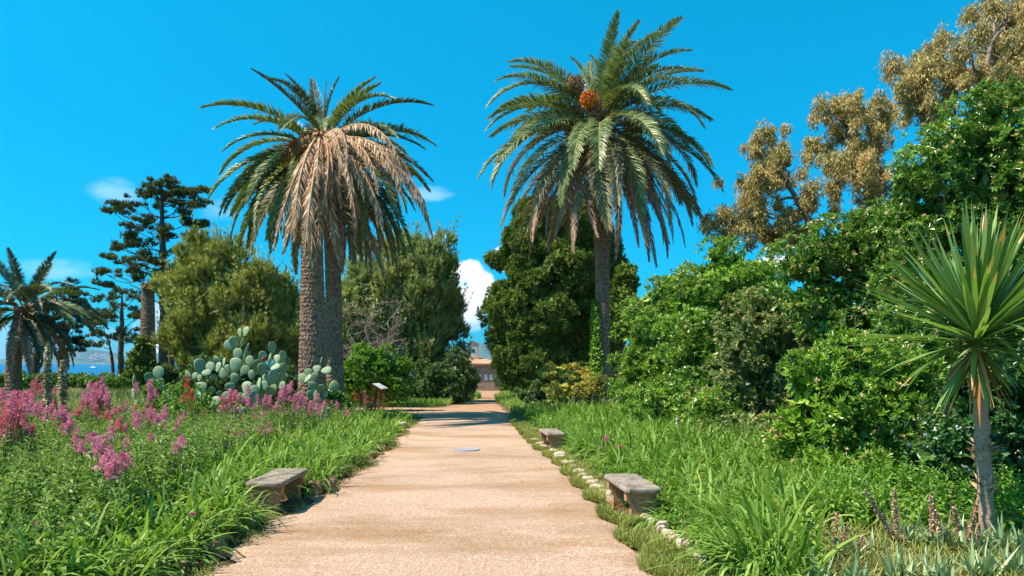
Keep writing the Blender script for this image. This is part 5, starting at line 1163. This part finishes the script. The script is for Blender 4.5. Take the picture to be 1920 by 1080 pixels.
# ------------------------------------------------------------------ information panel and post
pc = at(713, 725, 31.5); pg = gz(pc[0], 31.5)
ip = thing('information_panel', (pc[0], 31.5, pg), 'tilted information panel on two red brown posts by the path', 'information panel')
def tilted(mb, c, ux, uy, hx, hy, th, mat=0):
    ux = unit(np.array(ux, float)); uy = unit(np.array(uy, float)); n_ = np.cross(ux, uy)
    if n_[2] < 0: n_ = -n_
    v = np.array([c + ux * a * hx + uy * b * hy + n_ * t_ * th for a in (-1, 1) for b in (-1, 1) for t_ in (-1, 1)])
    mb.add(v, [[0, 1, 3, 2], [4, 6, 7, 5], [0, 4, 5, 1], [2, 3, 7, 6], [0, 2, 6, 4], [1, 5, 7, 3]], mat)
UX = (.82, -.2, -.46); UY = (.22, .97, 0)
M['panel_face'] = surfmat('panel_print', (.24, .42, .55), (.75, .78, .74), 4.5, .35, 0, (1, 1, 1), 4, .4, (.45, .55, .5))
M['panel_wood'] = surfmat('panel_wood', (.14, .04, .02), (.24, .075, .035), 10, .7, .3, (1, 1, .2))
mb = MB(); tilted(mb, pc, UX, UY, .24, .36, .02); mb.build('board', M['panel_wood'], ip)
mb = MB(); tilted(mb, pc + UP * .03, UX, UY, .23, .35, .006); mb.build('printed_sheet', M['panel_face'], ip)
for s in (-.26, .26):
    mb = MB(); p = pc + np.array(UY) * s + np.array([.03, 0, 0]); box(mb, (p[0] - .035, p[1] - .035, pg - .1), (p[0] + .035, p[1] + .035, p[2] - .04)); mb.build('post', M['panel_wood'], ip)
q = at(684, 733, 30.5); mb = MB(); g0 = gz(q[0], 30.5)
box(mb, (q[0] - .06, 30.44, g0 - .1), (q[0] + .06, 30.56, q[2] - .02)); v = np.array([[q[0] - .06, 30.44, q[2] - .02], [q[0] + .06, 30.44, q[2] - .02], [q[0] + .06, 30.56, q[2] - .02], [q[0] - .06, 30.56, q[2] - .02], [q[0], 30.5, q[2] + .03]])
mb.add(v, [[0, 1, 4], [1, 2, 4], [2, 3, 4], [3, 0, 4]]); M['post_wood'] = surfmat('post_wood', (.12, .075, .05), (.22, .14, .09), 9, .85, .4, (1, 1, .2))
tag(mb.build('wooden_post', M['post_wood'], None, (q[0], 30.5, g0)), 'short brown wooden post left of the information panel', 'post')

# ------------------------------------------------------------------ chapel
YC = 98.0; zc = float(gz(-4, 98)); xa, xb = at(838, 700, YC)[0], at(937, 700, YC)[0]; ze = at(0, 685, YC)[2]; yd = YC + 11
ch = thing('chapel', ((xa + xb) / 2, YC, zc), 'small brown stone chapel with tiled roof at the path end', 'chapel')
M['wall'] = surfmat('rubble_wall', (.17, .10, .07), (.33, .22, .16), 1.9, .95, .9, (1, 1, 1.6), 9, .1, (.44, .33, .26), 5, .08)
M['tile'] = surfmat('roof_tile', (.30, .16, .095), (.46, .28, .18), 3, .9, .8, (4, .6, 1), 6, .1, (.56, .40, .29), 8, .08)
M['pale_stone'] = surfmat('pale_stone', (.42, .32, .25), (.62, .50, .41), 3, .9, .5)
M['winpane'] = plain('white_shutter', (.78, .79, .80), .4); M['bar'] = plain('grey_bar', (.25, .25, .27), .5); M['bronze'] = plain('bell_bronze', (.10, .13, .10), .45, .8)
mb = MB(); box(mb, (xa, YC, zc - .5), (xb, yd, ze)); mb.build('wall', M['wall'], ch)
mb = MB(); oh = .35; zr = at(0, 670, YC + 5)[2]; e = [(xa - oh, YC - oh, ze), (xb + oh, YC - oh, ze), (xb + oh, yd + oh, ze), (xa - oh, yd + oh, ze)]
r1, r2 = (xa + 2.6, (YC + yd) / 2, zr), (xb - 3.6, (YC + yd) / 2, zr)
v = np.array(e + [r1, r2]); v2 = v.copy(); v2[:, 2] += .14; mb.add(v2, [[0, 1, 5, 4], [2, 3, 4, 5]]); mb.add(v2, [[1, 2, 5], [3, 0, 4]])
mb.add(np.concatenate([v[:4], v2[:4]]), [[0, 1, 5, 4], [1, 2, 6, 5], [2, 3, 7, 6], [3, 0, 4, 7], [3, 2, 1, 0]])
for i in range(40):      # rows of barrel tiles down the front slope
    f_ = (i + .5) / 40; a_ = v2[0] + (v2[1] - v2[0]) * f_; b_ = v2[4] + (v2[5] - v2[4]) * f_; tube(mb, [a_ + UP * .01, b_ + UP * .01], .10, 6, 0)
for i in range(40):
    f_ = (i + .5) / 40; a_ = v2[1] + (v2[2] - v2[1]) * f_; b_ = v2[5]; k_ = 1 - abs(f_ - .5) * 2; tube(mb, [a_ + UP * .01, a_ + (b_ - a_) * max(.1, k_) + UP * .01], .10, 6, 0)
mb.build('roof', M['tile'], ch)
for px in (899, 911, 920.5):
    c = at(px, 707.5, YC); mb = MB(); box(mb, (c[0] - .26, YC - .03, c[2] - .36), (c[0] + .26, YC + .05, c[2] + .36)); w = mb.build('window', M['winpane'], ch)
    mb = MB()
    for k in range(4): z = c[2] - .27 + k * .18; box(mb, (c[0] - .26, YC - .06, z - .014), (c[0] + .26, YC - .035, z + .014))
    for xx in (-.25, .25): box(mb, (c[0] + xx - .02, YC - .065, c[2] - .36), (c[0] + xx + .02, YC - .0351, c[2] + .36))
    mb.build('bars', M['bar'], w)
# bell gable: two piers, an arch, a small tiled cap, the bell and a cross
yb = YC + 3.2; c0 = at(888, 672, yb); xl_, xr_ = at(878, 0, yb)[0], at(898, 0, yb)[0]; zt = at(0, 645, yb)[2]; z0 = ze + .1; zs = at(0, 655, yb)[2]
mb = MB(); xm = (xl_ + xr_) / 2; ro = .36
outer = [(xl_, z0), (xl_, zt), (xm, zt + .28), (xr_, zt), (xr_, z0)]
arch = [(xm + ro * math.cos(a_), zs + ro * math.sin(a_)) for a_ in np.linspace(PI, 0, 13)]; zb = zs - .95
inner_ = [(xm - ro, zb)] + arch + [(xm + ro, zb)]
def quadwall(pa, pb): # strip between two outlines of same length, front and back with thickness
    n = len(pa); A1 = np.array([[x, yb - .3, z] for x, z in pa]); B1 = np.array([[x, yb - .3, z] for x, z in pb]); A2 = A1 + [0, .6, 0]; B2 = B1 + [0, .6, 0]; k = np.arange(n - 1)
    for P_, Q_ in ((A1, B1), (B2, A2), (B1, B2), (A2, A1)): mb.add(np.concatenate([P_, Q_]), np.stack([k, k + 1, n + k + 1, n + k], -1))
oo = [(xl_, zb)] + [(xl_ + 0.0, z) for z in np.linspace(zb + .3, zt, 5)] + [(xl_ + (xm - xl_) * .5, zt + .14), (xm, zt + .28), (xm + (xr_ - xm) * .5, zt + .14)] + [(xr_, z) for z in np.linspace(zt, zb + .3, 5)] + [(xr_, zb)]
quadwall(oo, inner_); box(mb, (xl_, yb - .3, z0 - .6), (xr_, yb + .3, zb))
bt = mb.build('bell_gable', M['pale_stone'], ch)
mb = MB()
for s, x0_ in ((1, xl_ - .12), (-1, xr_ + .12)): 
    A_ = np.array([x0_, yb, zt - .03]); B_ = np.array([xm, yb, zt + .33]); v = np.array([A_ + [0, -.42, 0], A_ + [0, .42, 0], B_ + [0, .42, 0], B_ + [0, -.42, 0]]); mb.add(np.concatenate([v, v + UP * .09]), [[0, 1, 2, 3], [4, 5, 6, 7], [0, 3, 7, 4], [1, 2, 6, 5], [0, 1, 5, 4], [2, 3, 7, 6]])
mb.build('cap', M['tile'], bt)
mb = MB(); tube(mb, [(xm, yb, zs - .5), (xm, yb, zs - .42), (xm, yb, zs - .12), (xm, yb, zs + .02), (xm, yb, zs + .1)], [.27, .24, .16, .12, .03], 14); mb.build('bell', M['bronze'], bt)
mb = MB(); tube(mb, [(xm, yb, zt + .3), (xm, yb, zt + 1.15)], .025, 5); tube(mb, [(xm - .2, yb, zt + .9), (xm + .2, yb, zt + .9)], .022, 5); mb.build('cross', M['bar'], bt)

# boats on the sea
M['boat_white'] = plain('boat_white', (.85, .86, .86), .4)
def boat(px, py, Y, label, sail):
    q = at(px, py, Y); root = thing('sailing_boat' if sail else 'motor_boat', (q[0], Y, SEA), label, 'boat', None)
    mb = MB(); Lb = 9 if sail else 26; t = np.linspace(-1, 1, 9); w = (1 - t ** 4) * Lb * .13 + .1; 
    top_ = np.concatenate([np.stack([t * Lb / 2, w, 0 * t + Lb * .12], -1), np.stack([t[::-1] * Lb / 2, -w[::-1], 0 * t + Lb * .12], -1)]) + [q[0], Y, SEA]; bot = top_ * 1; bot[:, :2] = (bot[:, :2] - [q[0], Y]) * .75 + [q[0], Y]; bot[:, 2] = SEA - .3
    k = np.arange(18); k2 = (k + 1) % 18; mb.add(np.concatenate([bot, top_]), np.stack([k, k2, 18 + k2, 18 + k], -1)); mb.add(top_, [list(range(18))]); mb.build('hull', M['boat_white'], root)
    mb = MB()
    if sail:
        tube(mb, [(q[0], Y, SEA + 1), (q[0], Y, SEA + 15)], .12, 6); mb.build('mast', M['bar'], root); mb = MB()
        for a_, b_ in ((-.4, -5.2), (.4, 4.2)): mb.add([[q[0] + a_, Y, SEA + 2], [q[0] + b_, Y, SEA + 2.2], [q[0] + a_ * .6, Y, SEA + 14.5], [q[0] + (a_ + b_) / 2, Y - 1, SEA + 6]], [[0, 1, 3], [1, 2, 3], [2, 0, 3]])
        mb.build('sail', M['boat_white'], root)
    else:
        box(mb, (q[0] - 7, Y - 2, SEA + 3), (q[0] + 6, Y + 2, SEA + 6)); box(mb, (q[0] - 3, Y - 1.6, SEA + 6.01), (q[0] + 3, Y + 1.6, SEA + 8.2)); mb.build('cabin', M['boat_white'], root)
boat(195, 683, 3900, 'white sailing boat between the small pine trunks', True); boat(222, 683, 4100, 'white sailing boat right of the small pine trunk', True); boat(175, 693, 2050, 'white motor boat on the sea left of the small pine', False)

# houses on the far headland
hv = MB(); M['house'] = plain('far_house', (.8, .72, .66), .8)
for i in range(26):
    px = rng.uniform(122, 210); Y = 7500 + rng.uniform(0, 350); q = at(px, 676 + rng.uniform(-12, 5), Y)
    mb = MB(); s = rng.uniform(12, 26); box(mb, (q[0] - s, Y - 10, q[2] - 14), (q[0] + s, Y + 10, q[2] + 8)); v = np.array([[q[0] - s - 2, Y - 12, q[2] + 8], [q[0] + s + 2, Y - 12, q[2] + 8], [q[0] + s + 2, Y + 12, q[2] + 8], [q[0] - s - 2, Y + 12, q[2] + 8], [q[0] - s, Y, q[2] + 14], [q[0] + s, Y, q[2] + 14]])
    mb.add(v, [[0, 1, 5, 4], [2, 3, 4, 5]], 1); mb.add(v, [[1, 2, 5], [3, 0, 4]], 1)
    tag(mb.build('house', [M['house'], M['tile']], None, (q[0], Y, q[2] - 14)), 'tiny pale house on the hazy headland across the sea', 'house', 'houses on the far headland')

# ------------------------------------------------------------------ the air
m, nt, N, Lk = newmat('haze_air')
pv = N('ShaderNodeVolumePrincipled'); pv.inputs['Color'].default_value = (.22, .66, 1, 1); pv.inputs['Density'].default_value = 4.5e-5; pv.inputs['Anisotropy'].default_value = .2
o_ = N('ShaderNodeOutputMaterial'); Lk(pv.outputs[0], o_.inputs['Volume'])
mb = MB(); box(mb, (-9000, -420, -30), (9000, 9200, 330)); tag(mb.build('haze', m), 'thin blue sea haze in the air over garden, sea and far hills', 'haze', None, 'stuff')

# ------------------------------------------------------------------ light, sky, camera
SD = unit(np.array([-.66, -.17, 1.0])); elev = math.asin(SD[2]); azs = math.atan2(SD[0], SD[1])
sl = bpy.data.lights.new('sun', 'SUN'); sl.energy = 5.0; sl.angle = math.radians(.5); sl.color = (1, .87, .70)
so = bpy.data.objects.new('sun', sl); C.objects.link(so)
from mathutils import Vector
so.rotation_euler = Vector(-SD).to_track_quat('-Z', 'Y').to_euler(); so.location = (-30, 10, 40)

w = bpy.data.worlds.new('World'); bpy.context.scene.world = w; w.use_nodes = True
nt = w.node_tree; nt.nodes.clear(); N = nt.nodes.new; Lk = nt.links.new
sky = N('ShaderNodeTexSky'); sky.sky_type = 'NISHITA'; sky.sun_disc = False; sky.sun_elevation = elev; sky.sun_rotation = azs
sky.air_density = 1.0; sky.dust_density = .3; sky.ozone_density = 3.0; sky.altitude = 0
tint = N('ShaderNodeMix'); tint.data_type = 'RGBA'; tint.blend_type = 'MULTIPLY'; tint.inputs[0].default_value = 1
tint.inputs[7].default_value = SKY_TINT = (.12, .95, 1.05, 1)
Lk(sky.outputs[0], tint.inputs[6])
tc = N('ShaderNodeTexCoord'); sx = N('ShaderNodeSeparateXYZ'); Lk(tc.outputs['Generated'], sx.inputs[0])
tr = ramp(N, [(0, (.05, .50, .90)), (.05, (.02, .62, .95)), (.10, (.012, .70, .95)), (.28, (.0, .92, 1.10)), (.45, (.0, 1.15, 1.25)), (1, (.5, 1.15, 1.2))]); Lk(sx.outputs['Z'], tr.inputs['Fac']); Lk(tr.outputs['Color'], tint.inputs[7])
def math_(op, a, b=None, clamp=False):
    n = N('ShaderNodeMath'); n.operation = op; n.use_clamp = clamp
    for k, q in enumerate((a, b)):
        if q is None: continue
        if isinstance(q, (int, float)): n.inputs[k].default_value = q
        else: Lk(q, n.inputs[k])
    return n.outputs[0]
ym = math_('MAXIMUM', sx.outputs['Y'], .05)
U_ = math_('DIVIDE', sx.outputs['X'], ym); V_ = math_('DIVIDE', sx.outputs['Z'], ym)
def cnoise(s, st, d=8, r=.6):
    cb = N('ShaderNodeCombineXYZ'); Lk(math_('MULTIPLY', U_, st[0]), cb.inputs[0]); Lk(math_('MULTIPLY', V_, st[1]), cb.inputs[1]); Lk(math_('MULTIPLY', sx.outputs['Y'], .1), cb.inputs[2])
    n = N('ShaderNodeTexNoise'); n.inputs['Scale'].default_value = s; n.inputs['Detail'].default_value = d; n.inputs['Roughness'].default_value = r; Lk(cb.outputs[0], n.inputs['Vector']); return n.outputs['Fac']
def puff(u, v, ru, rv):
    a = math_('DIVIDE', math_('SUBTRACT', U_, u), ru); b = math_('DIVIDE', math_('SUBTRACT', V_, v), rv)
    return math_('SUBTRACT', 1, math_('ADD', math_('MULTIPLY', a, a), math_('MULTIPLY', b, b)))
def px_uv(px, py): return ((px - CX) / FPX, (HY - py) / FPX)
cum = None
for px, py, rx, ry in ((872, 512, 42, 28), (896, 545, 34, 50), (942, 484, 22, 22), (862, 560, 30, 36), (885, 600, 30, 26), (340, 560, 40, 46), (310, 610, 60, 50), (1240, 570, 60, 36), (1480, 495, 70, 22)):
    u, v = px_uv(px, py); q = puff(u, v, rx / FPX, ry / FPX); cum = q if cum is None else math_('MAXIMUM', cum, q)
cn = cnoise(16, (1, 1.2), 9, .58)
cm = math_('ADD', math_('MULTIPLY', cum, .75), math_('MULTIPLY', math_('SUBTRACT', cn, .5), 2.6))
cmask = N('ShaderNodeMapRange'); cmask.interpolation_type = 'SMOOTHSTEP'; cmask.inputs['From Min'].default_value = .02; cmask.inputs['From Max'].default_value = .42; Lk(cm, cmask.inputs['Value'])
cir = None
for px, py, rx, ry, k in ((205, 365, 80, 42, .5), (100, 505, 130, 26, .42), (815, 365, 60, 22, .5), (825, 447, 30, 18, .5), (410, 400, 60, 40, .3), (60, 640, 260, 60, .5)):
    u, v = px_uv(px, py); q = math_('MULTIPLY', math_('MAXIMUM', puff(u, v, rx / FPX, ry / FPX), 0), k); cir = q if cir is None else math_('MAXIMUM', cir, q)
cin = cnoise(6, (.9, 2.2), 8, .6)
cirs = N('ShaderNodeMapRange'); cirs.interpolation_type = 'SMOOTHSTEP'; cirs.inputs['From Min'].default_value = .0; cirs.inputs['From Max'].default_value = .75; cirs.inputs['To Max'].default_value = .42
Lk(math_('ADD', math_('MULTIPLY', cir, 1.5), math_('SUBTRACT', math_('MULTIPLY', math_('SUBTRACT', cin, .5), 3.2), .25)), cirs.inputs['Value']); cirm = math_('MULTIPLY', cirs.outputs[0], math_('MULTIPLY', cir, 4, True))
shade = N('ShaderNodeMapRange'); shade.inputs['From Min'].default_value = .38; shade.inputs['From Max'].default_value = .62; shade.inputs['To Min'].default_value = .1; shade.inputs['To Max'].default_value = 1.0
Lk(cnoise(11, (1, 1.6), 6, .5), shade.inputs['Value'])
ccol = N('ShaderNodeMix'); ccol.data_type = 'RGBA'; ccol.inputs[6].default_value = (2.2, 4.6, 6.6, 1); ccol.inputs[7].default_value = (9.5, 9.6, 9.8, 1); Lk(shade.outputs[0], ccol.inputs[0])
mx1 = N('ShaderNodeMix'); mx1.data_type = 'RGBA'; Lk(cirm, mx1.inputs[0]); Lk(tint.outputs[2], mx1.inputs[6]); mx1.inputs[7].default_value = (4.6, 6.6, 8.6, 1)
mx2 = N('ShaderNodeMix'); mx2.data_type = 'RGBA'; Lk(cmask.outputs[0], mx2.inputs[0]); Lk(mx1.outputs[2], mx2.inputs[6]); Lk(ccol.outputs[2], mx2.inputs[7])
bg = N('ShaderNodeBackground'); bg.inputs['Strength'].default_value = .1; Lk(mx2.outputs[2], bg.inputs['Color'])
wo = N('ShaderNodeOutputWorld'); Lk(bg.outputs[0], wo.inputs[0])

cam = bpy.data.cameras.new('camera'); co_ = bpy.data.objects.new('camera', cam); C.objects.link(co_)
co_.location = (0, 0, EYE); co_.rotation_euler = (PI / 2, 0, 0)
cam.sensor_width = 36; cam.lens = 36 * FPX / 1920; cam.shift_y = (HY - 540) / 1920; cam.clip_end = 60000; cam.clip_start = .1
sc = bpy.context.scene; sc.camera = co_
sc.view_settings.view_transform = 'Standard'; sc.view_settings.look = 'None'; sc.view_settings.exposure = .80; sc.view_settings.gamma = 1
sc.render.film_transparent = False
try:
    sc.cycles.use_denoising = True; sc.cycles.max_bounces = 6; sc.cycles.transparent_max_bounces = 4; sc.cycles.diffuse_bounces = 3; sc.cycles.glossy_bounces = 2; sc.cycles.transmission_bounces = 3
except Exception: pass
